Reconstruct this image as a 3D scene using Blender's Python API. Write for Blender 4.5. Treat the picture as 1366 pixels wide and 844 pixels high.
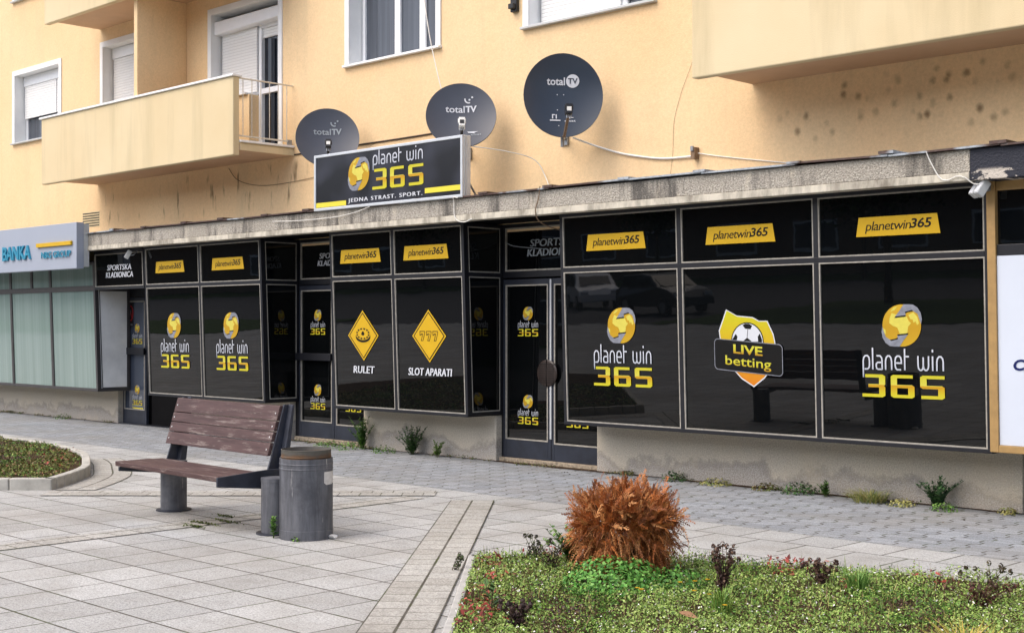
import bpy, bmesh, math, random
import numpy as np
from mathutils import Vector, Matrix, Euler

for o in list(bpy.data.objects):
    bpy.data.objects.remove(o, do_unlink=True)
SC = bpy.context.scene
COL = SC.collection
R = math.radians
random.seed(7)
rng = np.random.default_rng(7)

# ------------------------------------------------------------------ camera, sky, sun, exposure
cam_d = bpy.data.cameras.new("camera")
cam = bpy.data.objects.new("camera", cam_d)
COL.objects.link(cam)
cam_d.sensor_width = 36.0
cam_d.lens = 1796.0 / 1366.0 * 36.0
cam_d.shift_y = 12.0 / 1366.0          # horizon slightly below the middle, verticals upright
cam_d.clip_start = 0.05
cam_d.clip_end = 500.0
cam.location = (0, 0, 1.6)
view = Vector((-math.cos(R(45.46)), math.sin(R(45.46)), 0))
cam.rotation_euler = view.to_track_quat('-Z', 'Y').to_euler()
SC.camera = cam

SUN_EL, SUN_AZ = 52.0, 200.0           # compass azimuth of the sun measured from +Y towards +X
world = bpy.data.worlds.new("World")
SC.world = world
world.use_nodes = True
wn = world.node_tree
wn.nodes.clear()
sky = wn.nodes.new('ShaderNodeTexSky')
sky.sky_type = 'NISHITA'
sky.sun_disc = False
sky.sun_elevation = R(SUN_EL)
sky.sun_rotation = R(SUN_AZ)
sky.air_density = 0.8
sky.dust_density = 4.0
sky.ozone_density = 0.6
bg = wn.nodes.new('ShaderNodeBackground')
bg.inputs['Strength'].default_value = 0.15
wo = wn.nodes.new('ShaderNodeOutputWorld')
wn.links.new(sky.outputs[0], bg.inputs[0])
wn.links.new(bg.outputs[0], wo.inputs[0])
sun_d = bpy.data.lights.new("sun", 'SUN')
sun_d.energy = 0.85
sun_d.angle = R(85)
sun_d.color = (1.0, 0.98, 0.95)
sun = bpy.data.objects.new("sun", sun_d)
COL.objects.link(sun)
sdir = Vector((math.sin(R(SUN_AZ)) * math.cos(R(SUN_EL)), math.cos(R(SUN_AZ)) * math.cos(R(SUN_EL)), math.sin(R(SUN_EL))))
sun.rotation_euler = (-sdir).to_track_quat('-Z', 'Y').to_euler()
sun.location = sdir * 40
SC.view_settings.view_transform = 'Standard'
SC.view_settings.look = 'None'
SC.view_settings.gamma = 1.0
SC.view_settings.use_curve_mapping = False
SC.view_settings.exposure = 0.82
SC.render.engine = 'CYCLES'
SC.cycles.max_bounces = 6
SC.cycles.sample_clamp_indirect = 6.0

# ------------------------------------------------------------------ colour and node helpers
def lin(c):
    return tuple(((v / 255.0) / 12.92 if v / 255.0 <= 0.04045 else (((v / 255.0) + 0.055) / 1.055) ** 2.4) for v in c)

class N:
    """node expression builder"""
    def __init__(s, name, rough=0.6, spec=0.5, metal=0.0):
        s.m = bpy.data.materials.new(name)
        s.m.use_nodes = True
        s.t = s.m.node_tree
        s.b = s.t.nodes['Principled BSDF']
        s.set('Roughness', rough); s.set('Specular IOR Level', spec); s.set('Metallic', metal)
    def new(s, ty, **kw):
        n = s.t.nodes.new(ty)
        for k, v in kw.items(): setattr(n, k, v)
        return n
    def put(s, sock, v):
        if isinstance(v, bpy.types.NodeSocket): s.t.links.new(v, sock)
        elif isinstance(v, tuple) and len(v) == 3 and sock.type == 'RGBA': sock.default_value = (*v, 1)
        else: sock.default_value = v
    def set(s, name, v): s.put(s.b.inputs[name], v)
    def math(s, op, a, b=0.0, c=None, clamp=False):
        n = s.new('ShaderNodeMath', operation=op, use_clamp=clamp)
        s.put(n.inputs[0], a); s.put(n.inputs[1], b)
        if c is not None: s.put(n.inputs[2], c)
        return n.outputs[0]
    def coord(s): return s.new('ShaderNodeTexCoord').outputs['Object']
    def uv(s): return s.new('ShaderNodeTexCoord').outputs['UV']
    def sep(s, v):
        n = s.new('ShaderNodeSeparateXYZ'); s.put(n.inputs[0], v); return n.outputs
    def comb(s, x, y, z=0.0):
        n = s.new('ShaderNodeCombineXYZ'); s.put(n.inputs[0], x); s.put(n.inputs[1], y); s.put(n.inputs[2], z); return n.outputs[0]
    def scale(s, v, sc):
        n = s.new('ShaderNodeVectorMath', operation='MULTIPLY'); s.put(n.inputs[0], v); n.inputs[1].default_value = sc; return n.outputs[0]
    def noise(s, v, sc, detail=4.0, rough=0.55, out=0):
        n = s.new('ShaderNodeTexNoise'); s.put(n.inputs['Vector'], v); n.inputs['Scale'].default_value = sc
        n.inputs['Detail'].default_value = detail; n.inputs['Roughness'].default_value = rough; return n.outputs[out]
    def voro(s, v, sc, feat='F1', out=0):
        n = s.new('ShaderNodeTexVoronoi', feature=feat); s.put(n.inputs['Vector'], v); n.inputs['Scale'].default_value = sc; return n.outputs[out]
    def white(s, v):
        n = s.new('ShaderNodeTexWhiteNoise', noise_dimensions='3D'); s.put(n.inputs[0], v); return n.outputs[0]
    def ramp(s, f, *stops):
        n = s.new('ShaderNodeValToRGB'); s.put(n.inputs[0], f)
        e = n.color_ramp.elements
        while len(e) < len(stops): e.new(0.5)
        for k, (p, c) in enumerate(stops):
            e[k].position = p
            e[k].color = (c, c, c, 1) if isinstance(c, (int, float)) else (*c, 1)
        return n.outputs[0]
    def mix(s, f, a, b, mode='MIX'):
        n = s.new('ShaderNodeMix', data_type='RGBA', blend_type=mode)
        s.put(n.inputs['Factor'], f); s.put(n.inputs['A'], a) if False else None
        s.put(n.inputs[6], a); s.put(n.inputs[7], b)
        return n.outputs[2]
    def smooth(s, v, a, b):
        n = s.new('ShaderNodeMapRange', interpolation_type='SMOOTHSTEP'); s.put(n.inputs[0], v)
        n.inputs[1].default_value = a; n.inputs[2].default_value = b; return n.outputs[0]
    def bump(s, h, strength=0.3, dist=0.01):
        n = s.new('ShaderNodeBump'); s.put(n.inputs['Height'], h); n.inputs['Strength'].default_value = strength
        n.inputs['Distance'].default_value = dist; s.set('Normal', n.outputs[0])
    def color(s, v): s.set('Base Color', v)

def plain(name, rgb, rough=0.6, spec=0.5, metal=0.0, var=0.12, vs=9.0, bump=0.0, bs=60.0):
    m = N(name, rough, spec, metal)
    c = lin(rgb) if max(rgb) > 1.0 else rgb
    p = m.coord()
    nz = m.noise(p, vs, 5.0, 0.6)
    f = m.ramp(nz, (0.3, 1 - var), (0.7, 1 + var))
    m.color(m.mix(1.0, c, f, 'MULTIPLY'))
    if bump: m.bump(m.noise(p, bs, 3.0), bump, 0.005)
    return m.m

M = {}
def make_materials():
    # -- rendered wall
    m = N('wall_render', 0.9, 0.2); p = m.coord(); x, y, z = m.sep(p)[0:3]
    base = m.mix(m.ramp(m.noise(p, 0.55, 5.0, 0.6), (0.3, 0.0), (0.7, 1.0)), lin((236, 208, 165)), lin((231, 197, 151)))
    st = m.noise(m.scale(p, (1.6, 1.6, 0.16)), 1.0, 5.0, 0.65)
    base = m.mix(m.math('MULTIPLY', m.ramp(st, (0.5, 0.0), (0.72, 1.0)), 0.5), base, lin((210, 188, 150)))
    # mould: spots on the sheltered strip of wall under the balcony on the right, small drips on the left
    sp = m.voro(m.scale(p, (7.2, 1.0, 6.0)), 1.0)
    wig = m.noise(p, 9.0, 4.0, 0.7)
    spot = m.smooth(m.math('ADD', sp, m.math('MULTIPLY', wig, 0.45)), 0.60, 0.26)
    zone = m.math('MULTIPLY', m.smooth(z, 3.28, 3.5), m.math('MULTIPLY', m.smooth(z, 4.0, 3.85), m.smooth(x, -7.6, -7.1)))
    keep = m.ramp(m.noise(p, 2.6, 2.0), (0.32, 0.12), (0.56, 1.0))
    base = m.mix(m.math('MULTIPLY', m.math('MULTIPLY', spot, zone), m.math('MULTIPLY', keep, 0.75)), base, lin((88, 62, 38)))
    dr = m.smooth(m.noise(m.scale(p, (7.0, 1.0, 1.6)), 1.0, 3.0, 0.6), 0.57, 0.69)
    zone2 = m.math('MULTIPLY', m.smooth(z, 3.2, 3.45), m.math('MULTIPLY', m.smooth(z, 3.95, 3.8), m.math('MULTIPLY', m.smooth(x, -21.0, -20.5), m.smooth(x, -14.9, -15.4))))
    base = m.mix(m.math('MULTIPLY', m.math('MULTIPLY', dr, zone2), 0.7), base, lin((92, 66, 40)))
    base = m.mix(1.0, base, m.ramp(m.noise(p, 38.0, 4.0, 0.75), (0.3, 0.9), (0.7, 1.07)), 'MULTIPLY')
    base = m.mix(m.math('MULTIPLY', m.ramp(m.noise(p, 3.4, 6.0, 0.7), (0.56, 0.0), (0.75, 1.0)), 0.4), base, lin((216, 190, 148)))
    m.color(base)
    m.bump(m.math('ADD', m.noise(p, 70.0, 4.0, 0.75), m.math('MULTIPLY', m.noise(p, 10.0), 0.8)), 0.55, 0.008)
    M['wall'] = m.m
    m = N('parapet_render', 0.9, 0.2); p = m.coord()
    st = m.noise(m.scale(p, (2.2, 2.2, 0.22)), 1.0, 5.0, 0.65)
    c = m.mix(m.ramp(m.noise(p, 0.9, 5.0), (0.3, 0.0), (0.7, 1.0)), lin((220, 204, 168)), lin((213, 194, 155)))
    c = m.mix(m.math('MULTIPLY', m.ramp(st, (0.48, 0.0), (0.75, 1.0)), 0.6), c, lin((178, 164, 128)))
    chip = m.smooth(m.noise(p, 2.3, 6.0, 0.7), 0.705, 0.72)
    c = m.mix(chip, c, lin((140, 135, 122)))
    m.color(c); m.bump(m.noise(p, 90.0, 3.0, 0.7), 0.4, 0.006)
    M['parapet'] = m.m
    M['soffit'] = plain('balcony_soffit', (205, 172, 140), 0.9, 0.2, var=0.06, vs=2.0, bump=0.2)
    # -- pebbledash concrete fascia
    m = N('fascia_concrete', 0.95, 0.15); p = m.coord(); x, y, z = m.sep(p)[0:3]
    sp = m.voro(p, 70.0)
    c = m.mix(m.ramp(m.noise(p, 55.0, 3.0, 0.8), (0.35, 0.0), (0.65, 1.0)), lin((122, 117, 108)), lin((206, 200, 188)))
    c = m.mix(m.ramp(m.noise(p, 1.1, 4.0, 0.6), (0.4, 0.0), (0.65, 0.5)), c, lin((150, 144, 132)))
    runs = m.noise(m.scale(p, (2.6, 1.0, 0.55)), 1.0, 6.0, 0.72)
    c = m.mix(m.math('MULTIPLY', m.ramp(runs, (0.52, 0.0), (0.64, 1.0)), 0.8), c, lin((74, 72, 70)))
    c = m.mix(m.math('MULTIPLY', m.ramp(m.noise(m.scale(p, (3.3, 1, 0.8)), 1.3, 5.0, 0.7), (0.6, 0.0), (0.7, 1.0)), 0.5), c, lin((216, 206, 186)))
    m.color(c); m.bump(sp, 0.7, 0.012)
    M['fascia'] = m.m
    m = N('fascia_lip', 0.9, 0.2); p = m.coord()
    c = m.mix(m.ramp(m.noise(m.scale(p, (3, 1, 1)), 1.4, 6.0, 0.7), (0.42, 0.0), (0.66, 1.0)), lin((206, 200, 184)), lin((132, 126, 114)))
    m.color(c); m.bump(m.noise(p, 60.0), 0.3, 0.005)
    M['lip'] = m.m
    m = N('painted_concrete', 0.6, 0.4); p = m.coord(); x, y, z = m.sep(p)[0:3]
    pe = m.math('MULTIPLY', m.smooth(m.noise(m.scale(p, (3, 1, 5)), 2.0, 5.0, 0.65), 0.52, 0.56), m.smooth(z, 2.875, 2.84))
    c = m.mix(pe, lin((38, 41, 52)), lin((196, 188, 176)))
    m.color(c); m.bump(m.noise(p, 50.0, 3.0, 0.7), 0.9, 0.015)
    M['dark_fascia'] = m.m
    m = N('flashing_metal', 0.5, 0.5); p = m.coord()
    rust = m.ramp(m.noise(m.scale(p, (0.9, 1, 1)), 1.0, 4.0, 0.6), (0.47, 0.0), (0.51, 1.0))
    c = m.mix(rust, lin((168, 178, 186)), lin((74, 52, 44)))
    c = m.mix(m.ramp(m.noise(p, 22.0, 4.0, 0.7), (0.45, 0.0), (0.7, 0.6)), c, lin((96, 88, 84)))
    m.color(c); M['flashing'] = m.m
    # -- pebbledash plinth
    m = N('plinth_pebbledash', 0.95, 0.15); p = m.coord(); x, y, z = m.sep(p)[0:3]
    gr = m.ramp(m.noise(p, 75.0, 3.0, 0.8), (0.35, 0.0), (0.65, 1.0))
    c = m.mix(gr, lin((170, 162, 146)), lin((214, 206, 190)))
    edge = m.math('ADD', z, m.math('MULTIPLY', m.noise(p, 2.2, 6.0, 0.65), -0.75))
    wet = m.smooth(edge, -0.14, -0.24)
    c = m.mix(m.math('MULTIPLY', wet, 0.7), c, m.mix(gr, lin((122, 118, 114)), lin((190, 185, 180))))
    rim = m.math('MULTIPLY', m.smooth(edge, -0.26, -0.2), m.smooth(edge, -0.12, -0.18))
    c = m.mix(m.math('MULTIPLY', rim, 0.3), c, lin((104, 98, 94)))
    c = m.mix(m.math('MULTIPLY', m.ramp(m.noise(p, 1.3, 5.0, 0.7), (0.5, 0.0), (0.72, 1.0)), 0.5), c, lin((206, 192, 166)))
    m.color(c); m.bump(m.voro(p, 80.0), 0.6, 0.01)
    M['plinth'] = m.m
    # -- dark painted steel and glazing
    M['frame'] = plain('dark_frame_paint', (18, 20, 27), 0.45, 0.5, var=0.25, vs=14.0, bump=0.05)
    M['door_panel'] = plain('dark_door_paint', (38, 43, 54), 0.4, 0.5, var=0.3, vs=6.0, bump=0.05)
    M['bead'] = plain('glazing_bead', (158, 154, 144), 0.55, 0.4, var=0.22, vs=20.0)
    m = N('black_film_glass', 0.015, 0.46); p = m.coord()
    m.color(m.mix(m.noise(p, 2.0, 5.0, 0.7), (0.0018, 0.0024, 0.0030), (0.0036, 0.0042, 0.0046)))
    m.bump(m.noise(m.scale(p, (1.0, 1.0, 2.2)), 2.2, 2.0, 0.5), 0.02, 0.012)
    M['glass_black'] = m.m
    m = N('reflection_grey_glass', 0.08, 0.5); p = m.coord()
    m.color(m.mix(m.noise(p, 2.0), lin((58, 65, 78)), lin((66, 74, 88))))  # pale reflection on the left door leaf put into the glass colour
    M['glass_grey'] = m.m
    m = N('frosted_bank_glass', 0.06, 0.6); p = m.coord(); x, y, z = m.sep(p)[0:3]
    bl = m.math('PINGPONG', x, 0.045)
    c = m.mix(m.ramp(m.noise(m.scale(p, (6.0, 1.0, 0.15)), 1.0, 3.0), (0.35, 0.0), (0.7, 1.0)), lin((118, 138, 133)), lin((138, 156, 151)))
    c = m.mix(m.math('MULTIPLY', m.smooth(bl, 0.035, 0.045), 0.25), c, lin((92, 110, 108)))
    m.color(c)
    m.bump(m.noise(m.scale(p, (1.0, 1.0, 2.0)), 1.6, 3.0), 0.06, 0.02)
    M['glass_bank'] = m.m
    m = N('window_glass', 0.03, 0.5); p = m.coord()
    m.color(m.mix(m.noise(m.scale(p, (14.0, 1, 0.4)), 1.0, 3.0), lin((44, 48, 54)), lin((96, 102, 112))))
    M['glass_window'] = m.m
    M['glass_dark'] = plain('dark_window_glass', (30, 34, 42), 0.04, 0.5)
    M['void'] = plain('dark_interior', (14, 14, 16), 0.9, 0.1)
    M['curtain'] = plain('white_curtain', (196, 196, 192), 0.9, 0.1, var=0.1, vs=3.0)
    m = N('white_roller_shutter', 0.55, 0.4); p = m.coord(); x, y, z = m.sep(p)[0:3]
    sl = m.math('PINGPONG', z, 0.022)
    gap = m.smooth(sl, 0.0035, 0.0)
    m.color(m.mix(m.math('MULTIPLY', gap, 0.55), lin((232, 232, 230)), lin((120, 122, 124))))
    m.bump(m.smooth(sl, 0.0, 0.011), 0.6, 0.006)
    M['shutter'] = m.m
    M['white'] = plain('white_paint', (236, 237, 236), 0.5, 0.4, var=0.05, vs=4.0)
    M['white_render'] = plain('white_reveal_render', (232, 233, 232), 0.85, 0.2, var=0.05, vs=3.0)
    M['pvc'] = plain('white_plastic_frame', (234, 236, 238), 0.35, 0.5, var=0.03)
    M['sill_metal'] = plain('grey_metal_sill', (190, 192, 190), 0.5, 0.5, var=0.1)
    M['rail'] = plain('painted_steel_rail', (206, 200, 186), 0.45, 0.5, var=0.15, vs=30)
    M['gold'] = plain('tan_painted_post', (164, 132, 82), 0.5, 0.5, var=0.14, vs=12.0)
    M['alu'] = plain('aluminium_frame', (205, 210, 214), 0.35, 0.5, 0.3, var=0.06)
    M['panel_white'] = plain('white_sign_face', (206, 214, 226), 0.25, 0.5, var=0.03, vs=2.0)
    m = N('black_sign_face', 0.28, 0.5); p = m.coord()
    m.color(m.mix(m.ramp(m.noise(p, 2.2, 1.0), (0.45, 0.0), (0.7, 1.0)), lin((16, 17, 22)), lin((48, 50, 60))))
    M['panel_black'] = m.m
    M['bank_sign'] = plain('grey_composite_sign', (160, 168, 182), 0.35, 0.5, var=0.02, vs=2.0)
    M['teal'] = plain('teal_letters', (46, 138, 168), 0.4)
    M['letter_white'] = plain('white_vinyl', (206, 210, 216), 0.45, 0.3, var=0.02)
    M['letter_dim'] = plain('grey_vinyl', (150, 158, 164), 0.45, 0.3, var=0.04)
    M['ink'] = plain('black_ink', (14, 14, 14), 0.4, 0.3, var=0.02)
    M['yellow'] = plain('yellow_vinyl', (206, 166, 30), 0.45, 0.3, var=0.03)
    M['lemon'] = plain('lemon_vinyl', (222, 208, 66), 0.45, 0.3, var=0.03)
    M['navy_ink'] = plain('navy_ink', (22, 34, 92), 0.4, 0.3, var=0.02)
    M['red'] = plain('red_sticker', (176, 44, 48), 0.4, 0.3, var=0.03)
    M['silver'] = plain('silver_print', (128, 132, 142), 0.4, 0.3, var=0.25, vs=16.0)
    M['gold_pale'] = plain('pale_gold_print', (206, 196, 84), 0.45, 0.3, var=0.06, vs=20)
    for nm, st in (('digits', ((0.0, (196, 190, 44)), (0.2, (194, 180, 38)), (0.53, (188, 138, 24)), (0.56, (202, 196, 76)), (1.0, (190, 182, 36)))),
                   ('globe', ((0.0, (190, 154, 34)), (0.45, (182, 142, 26)), (1.0, (196, 160, 40)))),
                   ('shield', ((0.0, (204, 118, 22)), (0.45, (202, 156, 28)), (1.0, (190, 190, 28)))),
                   ('word', ((0.0, (140, 146, 158)), (0.35, (186, 192, 202)), (1.0, (206, 210, 218)))),
                   ('bett', ((0.0, (168, 120, 28)), (0.5, (196, 190, 50)), (1.0, (200, 196, 70))))):
        m = N('print_' + nm, 0.45, 0.3); u = m.sep(m.uv())
        m.color(m.ramp(u[1], *[(a, lin(b)) for a, b in st])); M[nm] = m.m
    # -- dish
    m = N('dish_paint', 0.42, 0.5); p = m.coord()
    m.color(m.mix(m.noise(p, 3.0, 5.0), lin((62, 66, 76)), lin((74, 79, 90)))); M['dish'] = m.m
    m = N('dish_paint_dark', 0.33, 0.5); p = m.coord()
    m.color(m.mix(m.noise(p, 3.0, 5.0), lin((42, 50, 62)), lin((52, 62, 76)))); M['dish_dark'] = m.m
    M['black_plastic'] = plain('black_plastic', (24, 24, 26), 0.45)
    M['white_plastic'] = plain('white_plastic', (226, 226, 220), 0.4, var=0.04)
    M['galv'] = plain('galvanised_steel', (150, 154, 158), 0.4, 0.5, 0.5, var=0.2, vs=25)
    M['rusty'] = plain('rusty_arm', (128, 106, 84), 0.6, 0.4, 0.2, var=0.3, vs=25)
    M['cable'] = plain('white_cable', (222, 220, 212), 0.5, var=0.08)
    M['crack'] = plain('dark_wall_line', (60, 48, 40), 0.8)
    # -- street furniture
    m = N('worn_brown_wood', 0.6, 0.35); p = m.coord()
    g = m.noise(m.scale(p, (2.0, 40.0, 40.0)), 1.0, 6.0, 0.65)
    c = m.mix(m.ramp(g, (0.3, 0.0), (0.7, 1.0)), lin((64, 46, 44)), lin((90, 68, 66)))
    wear = m.noise(m.scale(p, (3.0, 34.0, 34.0)), 1.0, 8.0, 0.72)
    msk = m.ramp(m.noise(p, 2.4, 4.0), (0.38, 0.0), (0.62, 1.0))
    c = m.mix(m.math('MULTIPLY', m.ramp(wear, (0.53, 0.0), (0.6, 1.0)), m.math('MULTIPLY', msk, 0.75)), c, lin((156, 144, 136)))
    m.color(c); m.bump(g, 0.4, 0.004); M['wood'] = m.m
    M['bolt'] = plain('bolt_head', (210, 208, 204), 0.4, 0.5, 0.4)
    m = N('weathered_zinc', 0.55, 0.5, 0.35); p = m.coord(); x, y, z = m.sep(p)[0:3]
    c = m.mix(m.ramp(m.noise(m.scale(p, (9, 9, 1.2)), 1.0, 6.0, 0.7), (0.35, 0.0), (0.65, 1.0)), lin((76, 78, 84)), lin((118, 120, 126)))
    c = m.mix(m.ramp(m.noise(p, 3.0, 5.0, 0.7), (0.45, 0.0), (0.7, 0.8)), c, lin((64, 66, 72)))
    sc = m.noise(m.scale(p, (30, 30, 2)), 1.0, 4.0, 0.7)
    c = m.mix(m.ramp(sc, (0.68, 0.0), (0.72, 0.8)), c, lin((190, 190, 188)))
    m.color(c); m.bump(m.noise(p, 6.0, 3.0), 0.15, 0.01); M['zinc'] = m.m
    m = N('rusty_liner', 0.7, 0.4, 0.3); p = m.coord(); x, y, z = m.sep(p)[0:3]
    c = m.mix(m.smooth(m.math('ADD', z, m.math('MULTIPLY', m.noise(p, 8.0, 4.0), 0.05)), 0.675, 0.645), lin((98, 96, 90)), lin((104, 80, 58)))
    c = m.mix(m.ramp(m.noise(p, 14.0, 4.0, 0.7), (0.45, 0.0), (0.7, 0.8)), c, lin((84, 80, 76)))
    m.color(c); M['liner'] = m.m
    M['plate_steel'] = plain('dark_plate_steel', (52, 56, 66), 0.5, 0.5, 0.2, var=0.3, vs=8.0)
    M['paper'] = plain('torn_paper', (216, 214, 210), 0.8, 0.2, var=0.12, vs=30)
    # -- paving
    m = N('concrete_slabs', 0.88, 0.25); p = m.coord(); x, y, z = m.sep(p)[0:3]
    P = 0.403
    gx = m.math('DIVIDE', m.math('ADD', x, 6.88), P); gy = m.math('DIVIDE', m.math('ADD', y, -5.03), P)
    fx = m.math('MULTIPLY', m.math('PINGPONG', gx, 0.5), P); fy = m.math('MULTIPLY', m.math('PINGPONG', gy, 0.5), P)
    # pingpong peaks on the joint centres when shifted by half a slab
    gx2 = m.math('ADD', gx, 0.5); gy2 = m.math('ADD', gy, 0.5)
    jx = m.math('MULTIPLY', m.math('SUBTRACT', 0.5, m.math('PINGPONG', gx2, 0.5)), P)
    jy = m.math('MULTIPLY', m.math('SUBTRACT', 0.5, m.math('PINGPONG', gy2, 0.5)), P)
    wob = m.math('MULTIPLY', m.math('SUBTRACT', m.noise(p, 5.0, 3.0), 0.5), 0.006)
    j = m.math('MINIMUM', m.math('MULTIPLY', jx, 1.25), jy)
    j = m.math('ADD', j, wob)
    joint = m.smooth(j, 0.0105, 0.0035)
    cell = m.white(m.comb(m.math('FLOOR', gx), m.math('FLOOR', gy)))
    slab_finish(m, p, joint, cell, lin((168, 169, 167)), lin((184, 185, 183)))
    M['slabs'] = m.m
    # rows of slabs laid along the frontage, running bond
    m = N('border_slabs', 0.88, 0.25); p = m.coord(); x, y, z = m.sep(p)[0:3]
    gy = m.math('DIVIDE', m.math('ADD', y, -8.93), 0.43)
    row = m.math('FLOOR', gy)
    gx = m.math('ADD', m.math('DIVIDE', m.math('ADD', x, 4.95), 0.403), m.math('MULTIPLY', row, 0.5))
    jx = m.math('MULTIPLY', m.math('SUBTRACT', 0.5, m.math('PINGPONG', m.math('ADD', gx, 0.5), 0.5)), 0.4)
    jy = m.math('MULTIPLY', m.math('SUBTRACT', 0.5, m.math('PINGPONG', m.math('ADD', gy, 0.5), 0.5)), 0.43)
    joint = m.smooth(m.math('ADD', m.math('MINIMUM', jx, jy), m.math('MULTIPLY', m.math('SUBTRACT', m.noise(p, 5.0), 0.5), 0.006)), 0.010, 0.0035)
    cell = m.white(m.comb(m.math('FLOOR', gx), row, 3.0))
    slab_finish(m, p, joint, cell, lin((168, 169, 167)), lin((184, 185, 183)))
    M['border'] = m.m
    # beige small pavers in bands: uv in metres (u along the band, v across)
    m = N('beige_pavers', 0.9, 0.25); p = m.coord(); u = m.sep(m.uv())
    g = m.math('DIVIDE', u[0], 0.2); 
    lane = m.math('FLOOR', m.math('DIVIDE', u[1], 0.2))
    ju = m.math('MULTIPLY', m.math('SUBTRACT', 0.5, m.math('PINGPONG', m.math('ADD', g, m.math('MULTIPLY', lane, 0.5)), 0.5)), 0.2)
    jv = m.math('MULTIPLY', m.math('SUBTRACT', 0.5, m.math('PINGPONG', m.math('ADD', m.math('DIVIDE', u[1], 0.2), 0.5), 0.5)), 0.2)
    ju2 = m.math('MULTIPLY', m.math('SUBTRACT', 0.5, m.math('PINGPONG', m.math('ADD', g, m.math('ADD', m.math('MULTIPLY', lane, 0.5), 0.5)), 0.5)), 0.2)
    w2 = m.math('MULTIPLY', m.math('SUBTRACT', m.noise(p, 6.0), 0.5), 0.006)
    joint = m.math('MAXIMUM', m.smooth(m.math('ADD', ju2, w2), 0.006, 0.002), m.smooth(m.math('ADD', jv, w2), 0.011, 0.005))
    cell = m.white(m.comb(m.math('FLOOR', m.math('ADD', g, m.math('MULTIPLY', lane, 0.5))), lane, 5.0))
    slab_finish(m, p, joint, cell, lin((169, 167, 160)), lin((181, 180, 174)))
    M['beige'] = m.m
    # grey zig-zag interlocking pavers
    m = N('grey_interlocking_pavers', 0.85, 0.3); p = m.coord(); x, y, z = m.sep(p)[0:3]
    zig = m.math('MULTIPLY', m.math('SUBTRACT', m.smooth(m.math('PINGPONG', y, 0.11), 0.035, 0.075), 0.5), 0.05)
    gx = m.math('DIVIDE', m.math('ADD', x, zig), 0.225)
    gy = m.math('DIVIDE', m.math('ADD', y, m.math('MULTIPLY', m.math('FLOOR', gx), 0.055)), 0.11)
    jx = m.math('MULTIPLY', m.math('SUBTRACT', 0.5, m.math('PINGPONG', m.math('ADD', gx, 0.5), 0.5)), 0.225)
    jy = m.math('MULTIPLY', m.math('SUBTRACT', 0.5, m.math('PINGPONG', m.math('ADD', gy, 0.5), 0.5)), 0.11)
    w2 = m.math('MULTIPLY', m.math('SUBTRACT', m.noise(p, 11.0, 4.0, 0.7), 0.5), 0.012)
    j1 = m.smooth(m.math('ADD', jx, w2), 0.012, 0.004)
    j2 = m.math('MULTIPLY', m.smooth(m.math('ADD', jy, w2), 0.006, 0.001), 0.55)
    joint = m.math('MAXIMUM', j1, j2)
    cell = m.white(m.comb(m.math('FLOOR', gx), m.math('FLOOR', gy), 7.0))
    slab_finish(m, p, joint, cell, lin((140, 144, 148)), lin((158, 162, 166)), dirt=0.6)
    M['pavers'] = m.m
    M['kerb'] = plain('concrete_kerb', (176, 174, 166), 0.9, 0.2, var=0.22, vs=6.0, bump=0.3)
    M['kerb_white'] = plain('pale_kerb', (172, 171, 167), 0.9, 0.2, var=0.2, vs=9.0, bump=0.3)
    M['rubble'] = plain('broken_threshold', (150, 138, 120), 0.95, 0.2, var=0.5, vs=30.0, bump=0.9, bs=40)
    m = N('planter_soil', 0.95, 0.1); p = m.coord()
    m.color(m.mix(m.noise(p, 30.0, 5.0, 0.7), lin((44, 34, 26)), lin((92, 74, 56)))); m.bump(m.noise(p, 25.0, 5.0, 0.7), 1.0, 0.03); M['soil'] = m.m
    M['asphalt'] = plain('asphalt', (0.07, 0.07, 0.072), 0.9, 0.3, var=0.2, vs=4.0, bump=0.3)
    M['lawn'] = plain('lawn', (0.045, 0.075, 0.02), 0.9, 0.1, var=0.4, vs=6.0, bump=0.8)
    # foliage: colours per leaf
    m = N('leaf', 0.55, 0.3)
    a = m.new('ShaderNodeAttribute', attribute_name='tint')
    m.color(a.outputs['Color'])
    try: m.set('Subsurface Weight', 0.0)
    except Exception: pass
    M['leaf'] = m.m
    M['bark'] = plain('bark', (76, 62, 50), 0.9, 0.1, var=0.3, vs=10.0, bump=0.8)
    M['car_white'] = plain('white_car_paint', (222, 224, 226), 0.2, 0.6, var=0.01)
    M['car_dark'] = plain('dark_car_paint', (26, 30, 36), 0.2, 0.6, var=0.01)
    M['tyre'] = plain('tyre_rubber', (22, 22, 23), 0.8, 0.2)
    M['rim'] = plain('wheel_rim', (150, 152, 156), 0.35, 0.5, 0.6)
    M['lamp_red'] = plain('tail_lamp', (120, 14, 18), 0.25)
    M['lamp_clear'] = plain('head_lamp', (210, 214, 220), 0.15)
    M['opposite_wall'] = plain('opposite_render', (128, 104, 84), 0.9, 0.2, var=0.12, vs=1.0)
    M['roof_tile'] = plain('roof_tile', (128, 70, 52), 0.85, 0.2, var=0.2, vs=5)

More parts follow.
